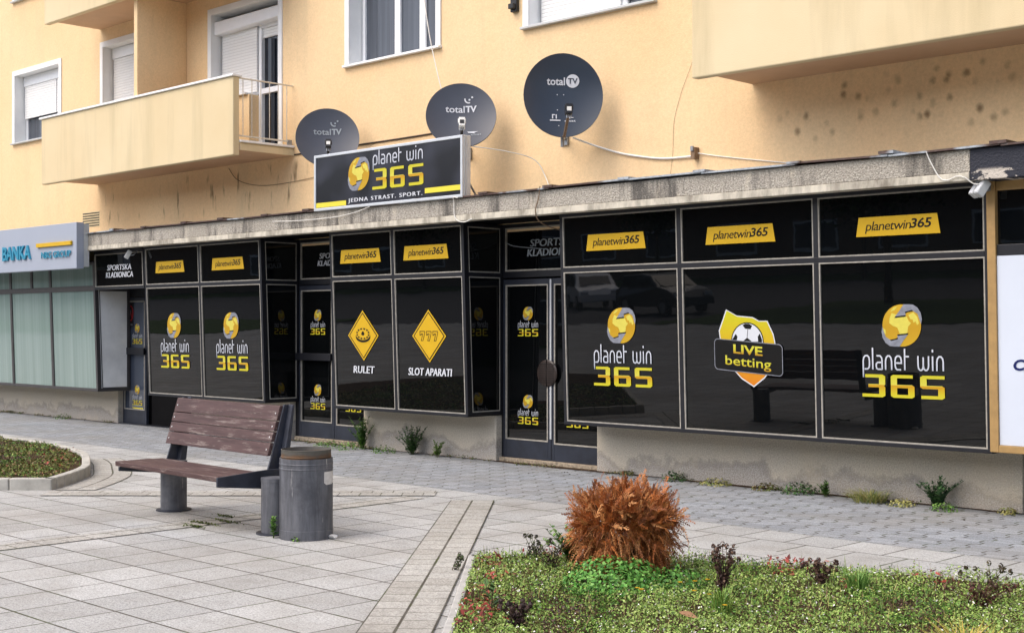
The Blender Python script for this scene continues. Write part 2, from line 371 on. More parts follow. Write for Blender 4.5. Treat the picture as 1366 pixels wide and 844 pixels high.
def slab_finish(m, p, joint, cell, c0, c1, dirt=0.6):
    c = m.mix(m.ramp(cell, (0.1, 0.0), (0.9, 1.0)), c0, c1)
    sp = m.ramp(m.noise(p, 95.0, 2.0, 0.8), (0.36, 0.6), (0.5, 1.0), (0.64, 1.16))
    c = m.mix(1.0, c, sp, 'MULTIPLY')
    c = m.mix(1.0, c, m.ramp(m.noise(p, 42.0, 2.0, 0.8), (0.36, 0.78), (0.5, 1.0), (0.64, 1.1)), 'MULTIPLY')
    c = m.mix(m.math('MULTIPLY', m.ramp(m.noise(p, 0.8, 6.0, 0.65), (0.44, 0.0), (0.7, 1.0)), dirt), c, lin((138, 134, 126)))
    c = m.mix(m.math('MULTIPLY', m.ramp(m.noise(p, 7.0, 6.0, 0.75), (0.58, 0.0), (0.75, 1.0)), dirt * 0.7), c, lin((120, 116, 108)))
    gum = m.math('MULTIPLY', m.smooth(m.voro(p, 1.7), 0.045, 0.03), 0.6)
    c = m.mix(gum, c, lin((92, 90, 86)))
    c = m.mix(m.math('MULTIPLY', m.ramp(m.noise(m.scale(p, (1.0, 1.6, 1.0)), 2.3, 7.0, 0.75), (0.5, 0.0), (0.72, 1.0)), 0.5), c, lin((126, 124, 118)))
    moss = m.mix(m.ramp(m.noise(p, 1.9, 4.0, 0.6), (0.5, 0.0), (0.62, 1.0)), lin((78, 74, 66)), lin((62, 70, 30)))
    c = m.mix(m.math('MULTIPLY', joint, m.ramp(m.noise(p, 3.1, 3.0), (0.3, 0.75), (0.55, 1.0))), c, moss)
    m.color(c)
    h = m.math('SUBTRACT', m.math('MULTIPLY', m.noise(p, 130.0, 2.0), 0.35), joint)
    m.bump(h, 0.5, 0.006)
make_materials()

# ------------------------------------------------------------------ mesh helpers
class MB:
    def __init__(s): s.v = []; s.f = []; s.mi = []; s.uv = []; s.mats = []
    def mat(s, k):
        if k not in s.mats: s.mats.append(k)
        return s.mats.index(k)
    def face(s, pts, k, uvs=None):
        b = len(s.v); s.v += [tuple(p) for p in pts]; s.f.append(list(range(b, b + len(pts)))); s.mi.append(s.mat(k))
        s.uv.append(uvs if uvs else [(0, 0)] * len(pts))
        return s
    def solid(s, verts, faces, k):
        b = len(s.v); s.v += [tuple(p) for p in verts]; i = s.mat(k)
        for f in faces: s.f.append([b + q for q in f]); s.mi.append(i); s.uv.append([(0, 0)] * len(f))
        return s
    def box(s, x0, x1, y0, y1, z0, z1, k, T=None):
        v = [(x0, y0, z0), (x1, y0, z0), (x1, y1, z0), (x0, y1, z0), (x0, y0, z1), (x1, y0, z1), (x1, y1, z1), (x0, y1, z1)]
        if T: v = [T(*q) for q in v]
        return s.solid(v, [(0, 3, 2, 1), (4, 5, 6, 7), (0, 1, 5, 4), (1, 2, 6, 5), (2, 3, 7, 6), (3, 0, 4, 7)], k)
    def prism(s, poly, y0, y1, k, T=None):          # poly in (x,z), extruded along y
        n = len(poly)
        v = [(a, y0, b) for a, b in poly] + [(a, y1, b) for a, b in poly]
        if T: v = [T(*q) for q in v]
        f = [tuple(range(n)), tuple(range(2 * n - 1, n - 1, -1))] + [(i, i + n, (i + 1) % n + n, (i + 1) % n) for i in range(n)]
        return s.solid(v, f, k)
    def tube(s, pts, r, k, n=8, closed=True):
        pts = [Vector(p) for p in pts]; rings = []
        for i, p in enumerate(pts):
            d = (pts[min(i + 1, len(pts) - 1)] - pts[max(i - 1, 0)]).normalized()
            a = d.cross(Vector((0, 0, 1)))
            if a.length < 1e-3: a = d.cross(Vector((1, 0, 0)))
            a.normalize(); b = d.cross(a); rr = r[i] if isinstance(r, (list, tuple)) else r
            rings.append([p + (a * math.cos(2 * math.pi * j / n) + b * math.sin(2 * math.pi * j / n)) * rr for j in range(n)])
        v = [q for g in rings for q in g]; f = []
        for i in range(len(rings) - 1):
            for j in range(n): f.append((i * n + j, i * n + (j + 1) % n, (i + 1) * n + (j + 1) % n, (i + 1) * n + j))
        if closed: f += [tuple(range(n - 1, -1, -1)), tuple((len(rings) - 1) * n + j for j in range(n))]
        return s.solid(v, f, k)
    def lathe(s, prof, c, k, n=32, cap0=True, cap1=True):   # prof [(r,z)]
        v = []; f = []
        for r_, z_ in prof:
            v += [(c[0] + r_ * math.cos(2 * math.pi * j / n), c[1] + r_ * math.sin(2 * math.pi * j / n), c[2] + z_) for j in range(n)]
        for i in range(len(prof) - 1):
            for j in range(n): f.append((i * n + j, i * n + (j + 1) % n, (i + 1) * n + (j + 1) % n, (i + 1) * n + j))
        if cap0: f.append(tuple(range(n - 1, -1, -1)))
        if cap1: f.append(tuple((len(prof) - 1) * n + j for j in range(n)))
        return s.solid(v, f, k)
    def build(s, name, parent=None, bevel=0.0, smooth=False, loc=None):
        me = bpy.data.meshes.new(name)
        off = Vector(loc) if loc is not None else Vector((0, 0, 0))
        me.from_pydata([tuple(Vector(p) - off) for p in s.v], [], s.f)
        for k in s.mats: me.materials.append(M[k])
        me.polygons.foreach_set('material_index', s.mi)
        if any(any(u != (0, 0) for u in q) for q in s.uv):
            l = me.uv_layers.new(name='UVMap'); l.data.foreach_set('uv', [c for q in s.uv for u in q for c in u])
        if smooth: me.polygons.foreach_set('use_smooth', [True] * len(me.polygons))
        me.update()
        o = bpy.data.objects.new(name, me); COL.objects.link(o)
        o.location = off
        if bevel:
            b = o.modifiers.new('bevel', 'BEVEL'); b.width = bevel; b.segments = 2; b.limit_method = 'ANGLE'; b.angle_limit = R(40)
        if smooth and not bevel:
            try: me.shade_smooth_by_angle if False else None
            except Exception: pass
        if parent is not None: attach(o, parent)
        return o

def attach(o, parent):
    """parent a child, its coordinates being world ones"""
    o.parent = parent
    if parent.name in WORLDLOC: o.matrix_parent_inverse = WORLDLOC[parent.name].inverted()
WORLDLOC = {}
def wl(o):
    mt = Matrix.Translation(o.location) @ o.rotation_euler.to_matrix().to_4x4()
    if o.parent is not None and o.parent.name in WORLDLOC: pass
    WORLDLOC[o.name] = mt
    return o
def thing(name, label, cat, loc, group=None):
    o = bpy.data.objects.new(name, None); COL.objects.link(o)
    o.location = loc; o.empty_display_size = 0.2
    o['label'] = label; o['category'] = cat
    if group: o['group'] = group
    return wl(o)
def tag(o, label, cat, group=None):
    o['label'] = label; o['category'] = cat
    if group: o['group'] = group
    return o
def struct(o): o['kind'] = 'structure'; return o
def sub(name, mb, parent, **kw):
    """a part or sub-part given in world coordinates"""
    o = mb.build(name, None, **kw)
    o.parent = parent
    par = parent; mt = Matrix.Identity(4)
    mt = WORLDLOC.get(parent.name, Matrix.Identity(4))
    o.matrix_parent_inverse = mt.inverted()
    WORLDLOC[o.name] = Matrix.Translation(o.location)
    return o

# ------------------------------------------------------------------ flat lettering
_tc = {}
def text_polys(body, bold=0.0, spacing=1.0):
    key = (body, bold, spacing)
    if key in _tc: return _tc[key]
    cu = bpy.data.curves.new('t', 'FONT'); cu.body = body; cu.size = 1.0; cu.offset = bold; cu.space_character = spacing; cu.resolution_u = 3
    o = bpy.data.objects.new('t', cu); COL.objects.link(o)
    dg = bpy.context.evaluated_depsgraph_get(); dg.update()
    me = o.evaluated_get(dg).to_mesh()
    vs = [(v.co.x, v.co.y) for v in me.vertices]; fs = [list(p.vertices) for p in me.polygons]
    o.evaluated_get(dg).to_mesh_clear()
    bpy.data.objects.remove(o, do_unlink=True); bpy.data.curves.remove(cu)
    _tc[key] = (vs, fs)
    return _tc[key]

class Decal:
    """printed layer: polygons in metres on a plane (origin, u, v, outward normal)"""
    def __init__(s, org, u=(1, 0, 0), v=(0, 0, 1)):
        s.o = Vector(org); s.u = Vector(u).normalized(); s.v = Vector(v).normalized(); s.n = s.u.cross(s.v); s.mb = MB(); s.T = None
    def at(s, a, b, d): 
        if s.T: a, b = s.T(a, b)
        return s.o + s.u * a + s.v * b + s.n * d
    def poly(s, pts, k, d=0.002, g=None):
        uv = None
        if g: uv = [(0.5, (b - g[0]) / (g[1] - g[0])) for a, b in pts]
        s.mb.face([s.at(a, b, d) for a, b in pts], k, uv); return s
    def disc(s, cx, cy, rx, ry, k, d=0.002, n=28, g=None):
        return s.poly([(cx + rx * math.cos(2 * math.pi * i / n), cy + ry * math.sin(2 * math.pi * i / n)) for i in range(n)], k, d, g)
    def stroke(s, pts, w, k, d=0.002, closed=False, g=None):
        n = len(pts)
        P = [Vector(p) for p in pts]; L = []; Rr = []
        for i in range(n):
            a = P[i] - P[i - 1] if (i > 0 or closed) else P[1] - P[0]
            b = P[(i + 1) % n] - P[i] if (i < n - 1 or closed) else a
            if i == 0 and not closed: a = b
            a = a.normalized(); b = b.normalized(); t = (a + b)
            t = t.normalized() if t.length > 1e-6 else a
            nn = Vector((-t.y, t.x)); c = max(0.4, nn.dot(Vector((-a.y, a.x)))); nn = nn * (w / 2 / c)
            L.append(P[i] + nn); Rr.append(P[i] - nn)
        for i in range(n if closed else n - 1):
            j = (i + 1) % n
            s.poly([tuple(Rr[i]), tuple(Rr[j]), tuple(L[j]), tuple(L[i])], k, d, g)
        return s
    def fat(s, f, *a, **kw):
        a = list(a)
        for i, dx in enumerate((-f, 0.0, f)):
            b = list(a); b[1] = a[1] + dx; b[6] = a[6] + .00025 * i; s.text(*b, **kw)
        return s
    def text(s, body, cx, cy, w, h, k, d=0.002, bold=0.0, shear=0.0, spacing=1.0, align='C', g=None):
        """fit the text in a box of w x h centred on (cx,cy); h is the height of the drawn glyphs"""
        vs, fs = text_polys(body, bold, spacing)
        xs = [a for a, b in vs]; ys = [b for a, b in vs]
        x0, x1, y0, y1 = min(xs), max(xs), min(ys), max(ys)
        sx = w / (x1 - x0); sy = h / (y1 - y0)
        q = [((a - (x0 + x1) / 2) * sx + cx + shear * (b - (y0 + y1) / 2) * sy, (b - (y0 + y1) / 2) * sy + cy) for a, b in vs]
        for f in fs: s.poly([q[i] for i in f], k, d, g and (cy - h / 2, cy + h / 2))
        return s

def arc(cx, cy, r, a0, a1, n=7, ry=None):
    return [(cx + r * math.cos(R(a0 + (a1 - a0) * i / n)), cy + (ry or r) * math.sin(R(a0 + (a1 - a0) * i / n))) for i in range(n + 1)]

def word_planet_win(D, cx, cy, w, xh, k='word', d=0.003):
    """thin rounded lettering; glyph space has x-height 1"""
    G = []
    x = 0.0
    def bowl(x0): return arc(x0 + .5, .0 + .5, .42, 90, 0, 3)
    # p: descending stem and arch with square-ish bowl
    G.append([(0.08, -.55), (0.08, .6), (.14, .82), (.3, .95), (.52, .95), (.68, .82), (.72, .6), (.72, .35), (.68, .14), (.52, .03), (.2, .03)])
    G.append([(1.05, 1.5), (1.05, .0)])                                              # l
    G.append([(1.45, .95), (1.8, .95), (1.96, .82), (2.0, .6), (2.0, .0)]); G.append([(2.0, .5), (1.55, .5), (1.42, .4), (1.4, .25), (1.45, .08), (1.6, .03), (2.0, .03)])   # a
    G.append([(2.35, .0), (2.35, .6), (2.41, .82), (2.56, .95), (2.75, .95), (2.9, .82), (2.95, .6), (2.95, .0)])   # n
    G.append([(3.32, .48), (3.92, .48), (3.92, .65), (3.86, .85), (3.72, .95), (3.52, .95), (3.36, .85), (3.3, .6), (3.3, .35), (3.36, .12), (3.5, .03), (3.88, .03)])  # e
    G.append([(4.25, 1.45), (4.25, .0)]); G.append([(4.25, .93), (4.68, .93)])         # t
    G.append([(5.55, .98), (5.55, .35), (5.61, .12), (5.75, .03), (5.88, .03), (6.0, .12), (6.05, .3), (6.05, .9)]); G.append([(6.05, .35), (6.1, .12), (6.25, .03), (6.38, .03), (6.52, .14), (6.56, .35), (6.56, .98)])  # w
    G.append([(6.95, .98), (6.95, .0)]); G.append([(6.95, 1.24), (6.95, 1.42)])        # i
    G.append([(7.35, .0), (7.35, .6), (7.41, .82), (7.56, .95), (7.75, .95), (7.9, .82), (7.95, .6), (7.95, .0)])   # n
    s = w / 8.0
    for g in G:
        D.stroke([(cx + (a - 4.0) * s, cy + b * xh) for a, b in g], 0.018 * w, k, d, g=(cy - .55 * xh, cy + 1.45 * xh))

def digits_365(D, cx, y0, w, h, k='digits', d=0.003):
    three = [(.1, 1), (.66, 1), (.75, .93), (.75, .56), (.71, .5), (.75, .44), (.75, .07), (.66, 0), (0, 0), (0, .14), (.55, .14), (.55, .43), (.2, .43), (.2, .57), (.55, .57), (.55, .86), (.1, .86)]
    six = [[(.7, 1), (.08, 1), (0, .93), (0, .5), (.2, .5), (.2, .86), (.7, .86)], [(0, .5), (0, .07), (.08, 0), (.2, 0), (.2, .5)], [(.2, 0), (.67, 0), (.75, .07), (.75, .14), (.2, .14)],
           [(.55, .14), (.75, .14), (.75, .5), (.67, .57), (.55, .57)], [(.2, .43), (.55, .43), (.55, .57), (.2, .57)]]
    five = [(.75, 1), (.08, 1), (0, .93), (0, .5), (.08, .43), (.55, .43), (.55, .14), (.03, .14), (.03, 0), (.67, 0), (.75, .07), (.75, .5), (.67, .57), (.2, .57), (.2, .86), (.75, .86)]
    s = w / (0.75 * 3 + 0.36)
    for i, gl in enumerate(([three], six, [five])):
        ox = cx - w / 2 + i * (0.75 + 0.18) * s
        for p in gl: D.poly([(ox + a * s, y0 + b * h) for a, b in p], k, d, (y0, y0 + h))

def globe(D, cx, cy, r, d=0.002):
    D.disc(cx, cy, r, r, 'globe', d, 36, (cy - r, cy + r))
    def P(pts, k, dd): D.poly([(cx + a * r, cy + b * r) for a, b in pts], k, d + dd)
    # land masses
    P([(-.62, .34), (-.5, .6), (-.3, .52), (-.12, .56), (.02, .44), (.28, .42), (.38, .2), (.5, .12), (.34, -.06), (.3, -.34), (.12, -.62), (-.05, -.66), (-.1, -.4), (-.22, -.1), (-.45, -.02), (-.64, .12)], 'gold_pale', .0008)
    P([(.36, .5), (.62, .62), (.82, .4), (.9, .1), (.8, .02), (.72, .2), (.62, .12), (.58, .28), (.46, .3)], 'gold_pale', .0008)
    P([(-.58, .66), (-.36, .72), (-.2, .9), (-.4, .86)], 'gold_pale', .0008)
    P([(-.96, -.12), (-.84, -.2), (-.82, -.42), (-.93, -.34)], 'gold_pale', .0008)
    # silver swooshes wrapping the globe
    top = [(-.33, .42), (.23, .47), (.2, .62), (.57, .70), (.83, .55), (.95, .22), (1.0, .05), (1.05, .3), (1.0, .58), (.84, .84), (.62, .98), (.4, 1.0), (.12, 1.0), (-.08, .72)]
    P(top, 'silver', .0016)
    P([(-a, -b) for a, b in top], 'silver', .0016)
    P([(-.36, .36), (.22, .42), (.22, .49), (-.32, .43)], 'ink', .0022); P([(.2, .57), (.3, .62), (.6, .68), (.56, .74), (.2, .65)], 'ink', .0022)
    P([(.36, -.36), (-.22, -.42), (-.22, -.49), (.32, -.43)], 'ink', .0022); P([(-.2, -.57), (-.3, -.62), (-.6, -.68), (-.56, -.74), (-.2, -.65)], 'ink', .0022)

def planet_logo(org, u, v, s=1.0):
    """stacked logo 0.80 wide at s=1; org is the middle of the globe"""
    D = Decal(org, u, v)
    globe(D, 0, 0, 0.183 * s)
    word_planet_win(D, 0.0, -0.388 * s, 0.77 * s, 0.128 * s)
    digits_365(D, 0.0, -0.63 * s, 0.78 * s, 0.2 * s)
    return D

def trapezoid(org, u, v):
    D = Decal(org, u, v)
    D.poly([(-.40, -.085), (.40, -.085), (.372, .085), (-.372, .085)], 'yellow', .002)
    D.text('planetwin', -.085, -.008, .43, .105, 'ink', .003, 0.004, 0.22, 0.9)
    D.text('365', .225, .012, .19, .084, 'ink', .003, 0.02, 0.2, 0.95)
    return D

def bookmaker_text(org, u, v, s, k):
    D = Decal(org, u, v)
    D.fat(.005, 'SPORTSKA', 0, .062 * s, .80 * s, .094 * s, k, .003, 0.0, 0.18, 1.0)
    D.fat(.005, 'KLADIONICA', 0, -.062 * s, .90 * s, .094 * s, k, .003, 0.0, 0.18, 1.0)
    return D

# ------------------------------------------------------------------ ground and paving
def sheet(name, pts, z, k, uvs=None):
    mb = MB(); mb.face([(a, b, z) for a, b in pts], k, uvs); return struct(mb.build(name))
sheet('ground', [(-160, -120), (140, -120), (140, 160), (-160, 160)], -0.30, 'asphalt')
sheet('plaza_paving', [(-90, -12), (40, -12), (40, 8.11), (-90, 8.11)], 0.0, 'slabs')
sheet('border_paving', [(-90, 8.11), (40, 8.11), (40, 8.93), (-90, 8.93)], 0.0, 'border')
sheet('pavement', [(-90, 8.93), (40, 8.93), (40, 11.6), (-90, 11.6)], 0.0, 'pavers')
def band(name, a, b, w, z=0.004, side=0.5):
    a = Vector(a); b = Vector(b); d = (b - a); L = d.length; d.normalize(); n = Vector((-d.y, d.x))
    p = [a - n * w * side, b - n * w * side, b + n * w * (1 - side), a + n * w * (1 - side)]
    # long bands are cut into pieces so that the uv stays in metres
    return sheet(name, [tuple(q) for q in p], z, 'beige', [(0.0001, 0), (L, 0), (L, w), (0.0001, w)])
band('paving_band', (-9.44, 3.6), (-9.44, 8.3), 0.27)
band('paving_band', (-12.15, 6.02), (-9.5, 8.62), 0.36, 0.008)
band('paving_band', (-4.2, 3.28), (-8.87, 8.50), 0.40, 0.008)
# curved bands round the left flower bed
def curved_band(pts_in, pts_out, z):
    mb = MB(); L = 0
    for i in range(len(pts_in) - 1):
        l = ((Vector(pts_in[i]) - Vector(pts_in[i + 1])).length + (Vector(pts_out[i]) - Vector(pts_out[i + 1])).length) / 2
        mb.face([(*pts_in[i], z), (*pts_in[i + 1], z), (*pts_out[i + 1], z), (*pts_out[i], z)], 'beige', [(L + .001, .4), (L + l, .4), (L + l, 0), (L + .001, 0)])
        L += l
    return struct(mb.build('paving_band'))
def smooth_curve(pts, n=6):
    out = []
    P = [Vector(p) for p in pts]
    for i in range(len(P) - 1):
        p0 = P[max(i - 1, 0)]; p1 = P[i]; p2 = P[i + 1]; p3 = P[min(i + 2, len(P) - 1)]
        for j in range(n):
            t = j / n
            out.append(0.5 * ((2 * p1) + (-p0 + p2) * t + (2 * p0 - 5 * p1 + 4 * p2 - p3) * t * t + (-p0 + 3 * p1 - 3 * p2 + p3) * t ** 3))
    out.append(P[-1]); return out
def offset_line(pts, d):
    P = [Vector(p) for p in pts]; o = []
    for i in range(len(P)):
        t = (P[min(i + 1, len(P) - 1)] - P[max(i - 1, 0)]).normalized()
        o.append(P[i] + Vector((-t.y, t.x)) * d)
    return o

# ------------------------------------------------------------------ the apartment building
B = thing('apartment_building', 'cream apartment building with balconies above a black glazed shop front', 'building', (-12, 11.3, 0))
WY = 11.3
def wall_with_holes(x0, x1, z0, z1, holes, y, k):
    mb = MB()
    xs = sorted({x0, x1} | {h[0] for h in holes} | {h[1] for h in holes}); zs = sorted({z0, z1} | {h[2] for h in holes} | {h[3] for h in holes})
    for i in range(len(xs) - 1):
        for j in range(len(zs) - 1):
            cx = (xs[i] + xs[i + 1]) / 2; cz = (zs[j] + zs[j + 1]) / 2
            if any(h[0] < cx < h[1] and h[2] < cz < h[3] for h in holes): continue
            mb.face([(xs[i], y, zs[j]), (xs[i + 1], y, zs[j]), (xs[i + 1], y, zs[j + 1]), (xs[i], y, zs[j + 1])], k)
    for h in holes:   # reveals of the wall thickness
        d = 0.28
        mb.face([(h[0], y, h[2]), (h[0], y, h[3]), (h[0], y + d, h[3]), (h[0], y + d, h[2])], 'white_render')
        mb.face([(h[1], y, h[3]), (h[1], y, h[2]), (h[1], y + d, h[2]), (h[1], y + d, h[3])], 'white_render')
        mb.face([(h[0], y, h[3]), (h[1], y, h[3]), (h[1], y + d, h[3]), (h[0], y + d, h[3])], 'white_render')
        mb.face([(h[1], y, h[2]), (h[0], y, h[2]), (h[0], y + d, h[2]), (h[1], y + d, h[2])], 'white_render')
    return mb
HOLES = {  # inner openings x0,x1,z0,z1
    'low_left': (-24.0, -22.29, 4.96, 6.2), 'balcony_left': (-20.74, -19.3, 4.12, 6.26), 'balcony_door': (-17.47, -15.76, 4.12, 6.27),
    'sash': (-14.16, -12.44, 5.07, 6.42), 'right': (-10.84, -9.05, 5.07, 6.42), 'top_left': (-24.0, -22.29, 7.58, 8.82),
    'sash_up': (-14.16, -12.44, 7.69, 9.04), 'right_up': (-10.84, -9.05, 7.69, 9.04), 'balcony_up': (-17.47, -15.76, 6.74, 8.89)}
wall = sub('wall', wall_with_holes(-45, 16, 2.7, 12.5, list(HOLES.values()), WY, 'wall'), B)
sub('roof', MB().box(-45.5, 16.5, 10.7, 24, 12.5, 12.8, 'roof_tile').box(-45, 16, 11.6, 23.5, -.2, 12.4, 'opposite_wall'), B)

def surround(mb, h, w=0.09, t=0.02, bottom=False):
    x0, x1, z0, z1 = h; y0, y1 = WY - t, WY - 0.001
    mb.box(x0 - w, x0, y0, y1, z0, z1, 'white_render'); mb.box(x1, x1 + w, y0, y1, z0, z1, 'white_render'); mb.box(x0 - w, x1 + w, y0, y1, z1, z1 + w, 'white_render')
    return mb
def frame_rect(mb, x0, x1, z0, z1, y, w, d, k='pvc'):
    mb.box(x0, x0 + w, y, y + d, z0, z1, k); mb.box(x1 - w, x1, y, y + d, z0, z1, k)
    mb.box(x0 + w, x1 - w, y, y + d, z0, z0 + w, k); mb.box(x0 + w, x1 - w, y, y + d, z1 - w, z1, k)
def curtains(mb, x0, x1, z0, z1, y, n, k='curtain'):
    pts = []
    m_ = n * 8
    for i in range(m_ + 1):
        x = x0 + (x1 - x0) * i / m_; pts.append((x, y + 0.03 * math.sin(i / 8 * 2 * math.pi)))
    for a, b in zip(pts[:-1], pts[1:]): mb.face([(a[0], a[1], z0), (b[0], b[1], z0), (b[0], b[1], z1), (a[0], a[1], z1)], k)
def make_window(h, parts, sill='sill_metal', sill_ext=0.1):
    """parts: list of (x0,x1,kind,shutter_bottom)"""
    x0, x1, z0, z1 = h
    W = sub('window', surround(MB(), h), B)
    sub('sill', MB().box(x0 - sill_ext, x1 + sill_ext, WY - 0.06, WY + 0.1, z0 - 0.03, z0 + 0.002, sill), W, bevel=.006)
    yb = WY + 0.2
    sub('backing', MB().box(x0, x1, WY + 0.6, WY + 0.62, z0, z1, 'void'), W)
    fr = MB()
    for a, b, kind, zb in parts: frame_rect(fr, a, b, z0 + 0.004, z1 - 0.19, yb, 0.055, 0.06)
    sub('frame', fr, W, bevel=.004)
    sub('shutter_box', MB().box(x0 + .01, x1 - .01, yb - 0.05, yb + .1, z1 - 0.185, z1 - .004, 'pvc'), W, bevel=.01)
    for a, b, kind, zb in parts:
        if zb < z1 - .2: sub('roller_shutter', MB().box(a + .02, b - .02, yb - 0.035, yb - 0.012, max(zb, z0 + .01), z1 - 0.19, 'shutter'), W)
        if zb > z0 + .05:
            sub('pane', MB().box(a + .055, b - .055, yb + 0.03, yb + 0.036, z0 + 0.06, z1 - 0.245, 'glass_window'), W)
    return W
make_window(HOLES['low_left'], [(-23.98, -22.72, 's', 5.42), (-22.72, -22.31, 's', 5.42)])
make_window(HOLES['top_left'], [(-23.98, -22.72, 's', 8.0), (-22.72, -22.31, 's', 8.0)])
make_window(HOLES['balcony_left'], [(-20.72, -19.32, 's', 4.14)])
make_window(HOLES['sash'], [(-14.14, -13.42, 'g', 9), (-13.42, -12.93, 'g', 9), (-12.93, -12.46, 'g', 9)], 'white')
make_window(HOLES['sash_up'], [(-14.14, -13.42, 'g', 9.5), (-13.42, -12.93, 'g', 9.5), (-12.93, -12.46, 'g', 9.5)], 'white')
make_window(HOLES['right'], [(-10.82, -9.58, 's', 5.09), (-9.58, -9.07, 's', 5.2)])
make_window(HOLES['right_up'], [(-10.82, -9.58, 's', 7.8), (-9.58, -9.07, 's', 7.8)])
make_window(HOLES['balcony_up'], [(-17.45, -15.78, 's', 6.8)])
# balcony window and door in one opening
def balcony_door():
    h = HOLES['balcony_door']; x0, x1, z0, z1 = h
    W = sub('balcony_door', surround(MB(), h), B)
    sub('sill', MB().box(x0, -16.54, WY - 0.05, WY + .19, 4.97, 5.0, 'white'), W, bevel=.005)
    sub('apron', MB().box(x0 + .002, -16.5, WY + .004, WY + .27, z0, 4.968, 'wall'), W)
    yb = WY + .19
    sub('shutter_box', MB().prism([(x0 + .005, z1 - .30), (x1 - .005, z1 - .27), (x1 - .005, z1 - .1), (x0 + .005, z1 - .1)], yb - .16, yb + .06, 'pvc'), W, bevel=.02)
    fr = MB(); frame_rect(fr, x0 + .02, -16.5, 5.0, z1 - .3, yb, .05, .06)
    sub('frame', fr, W, bevel=.004)
    sub('roller_shutter', MB().box(x0 + .05, -16.52, yb - .04, yb - .015, 5.03, z1 - .29, 'shutter'), W)
    dr = MB(); frame_rect(dr, -16.5, x1 - .005, z0 + .01, z1 - .26, yb - .02, .07, .07); dr.box(-16.43, x1 - .075, yb - .02, yb + .05, 4.98, 5.06, 'pvc')
    sub('door_frame', dr, W, bevel=.004)
    sub('roller_shutter', MB().box(-16.43, x1 - .075, yb + .012, yb + .03, 5.8, z1 - .33, 'shutter'), W)
    pn = MB().box(-16.43, x1 - .075, yb + .04, yb + .046, z0 + .08, z1 - .33, 'glass_dark')
    curtains(pn, -16.24, -16.17, z0 + .09, z1 - .5, yb + .03, 2, 'glass_window')
    sub('pane', pn, W)
    sub('backing', MB().box(x0, x1, WY + .6, WY + .62, z0, z1, 'void'), W)
balcony_door()

# balconies
def balcony(x0, x1, zb, right_railing=True, stone=True):
    P = sub('balcony', MB().box(x0, x1, 10.3, 10.4, zb, zb + 1.06, 'parapet'), B, bevel=.012)
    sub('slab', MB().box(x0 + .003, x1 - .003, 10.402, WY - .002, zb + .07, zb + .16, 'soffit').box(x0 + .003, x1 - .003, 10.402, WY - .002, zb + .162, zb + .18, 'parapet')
        .box(x1 - .002, x1 + .012, 10.405, WY - .002, zb + .072, zb + .16, 'parapet'), P, bevel=.004)
    sub('coping', MB().box(x0 - .03, x1 + .03, 10.27, 10.43, zb + 1.061, zb + 1.092, 'white'), P, bevel=.006)
    if right_railing:
        sub('floor_edge', MB().box(x1 - .12, x1 + .03, 10.402, WY - .01, zb + .182, zb + .212, 'white'), P, bevel=.004)
        r = MB(); xr = x1 - .02
        r.tube([(xr, 10.4, zb + 1.05), (xr, WY + .0, zb + 1.05)], .011, 'rail'); r.tube([(xr, 10.4, zb + .27), (xr, WY - .04, zb + .27)], .011, 'rail')
        for i in range(6): r.tube([(xr, 10.47 + i * .145, zb + .27), (xr, 10.47 + i * .145, zb + 1.05)], .0065, 'rail', 6)
        r.box(xr - .02, xr + .02, WY - .09, WY - .03, zb + .2, zb + .29, 'galv')
        sub('railing', r, P, smooth=False)
    return P
balcony(-20.94, -15.41, 3.90)
balcony(-20.84, -15.41, 6.50)
balcony(-7.745, -1.2, 3.94, False)
sub('balcony_divider', MB().box(-18.27, -18.17, 10.45, WY - .001, 4.085, 6.568, 'wall'), B, bevel=.008)
sub('balcony_divider', MB().box(-18.27, -18.17, 10.45, WY - .001, 6.69, 9.1, 'wall'), B, bevel=.008)

# vent grille
vg = MB().box(-21.46, -20.86, WY - .004, WY + .02, 3.27, 3.53, 'parapet')
for i in range(6): vg.box(-21.44, -20.88, WY - .007, WY - .003, 3.285 + i * .042, 3.302 + i * .042, 'ink')
sub('vent_grille', vg, B)
# lead-in bracket high on the wall
lb = MB().box(-11.1, -11.0, WY - .05, WY - .001, 5.27, 5.52, 'black_plastic').tube([(-11.05, WY - .05, 5.46), (-11.05, WY - .2, 5.52), (-11.05, WY - .24, 5.62)], .022, 'black_plastic').box(-11.09, -11.01, WY - .1, WY - .05, 5.3, 5.36, 'black_plastic')
sub('wall_bracket', lb, B, bevel=.006)

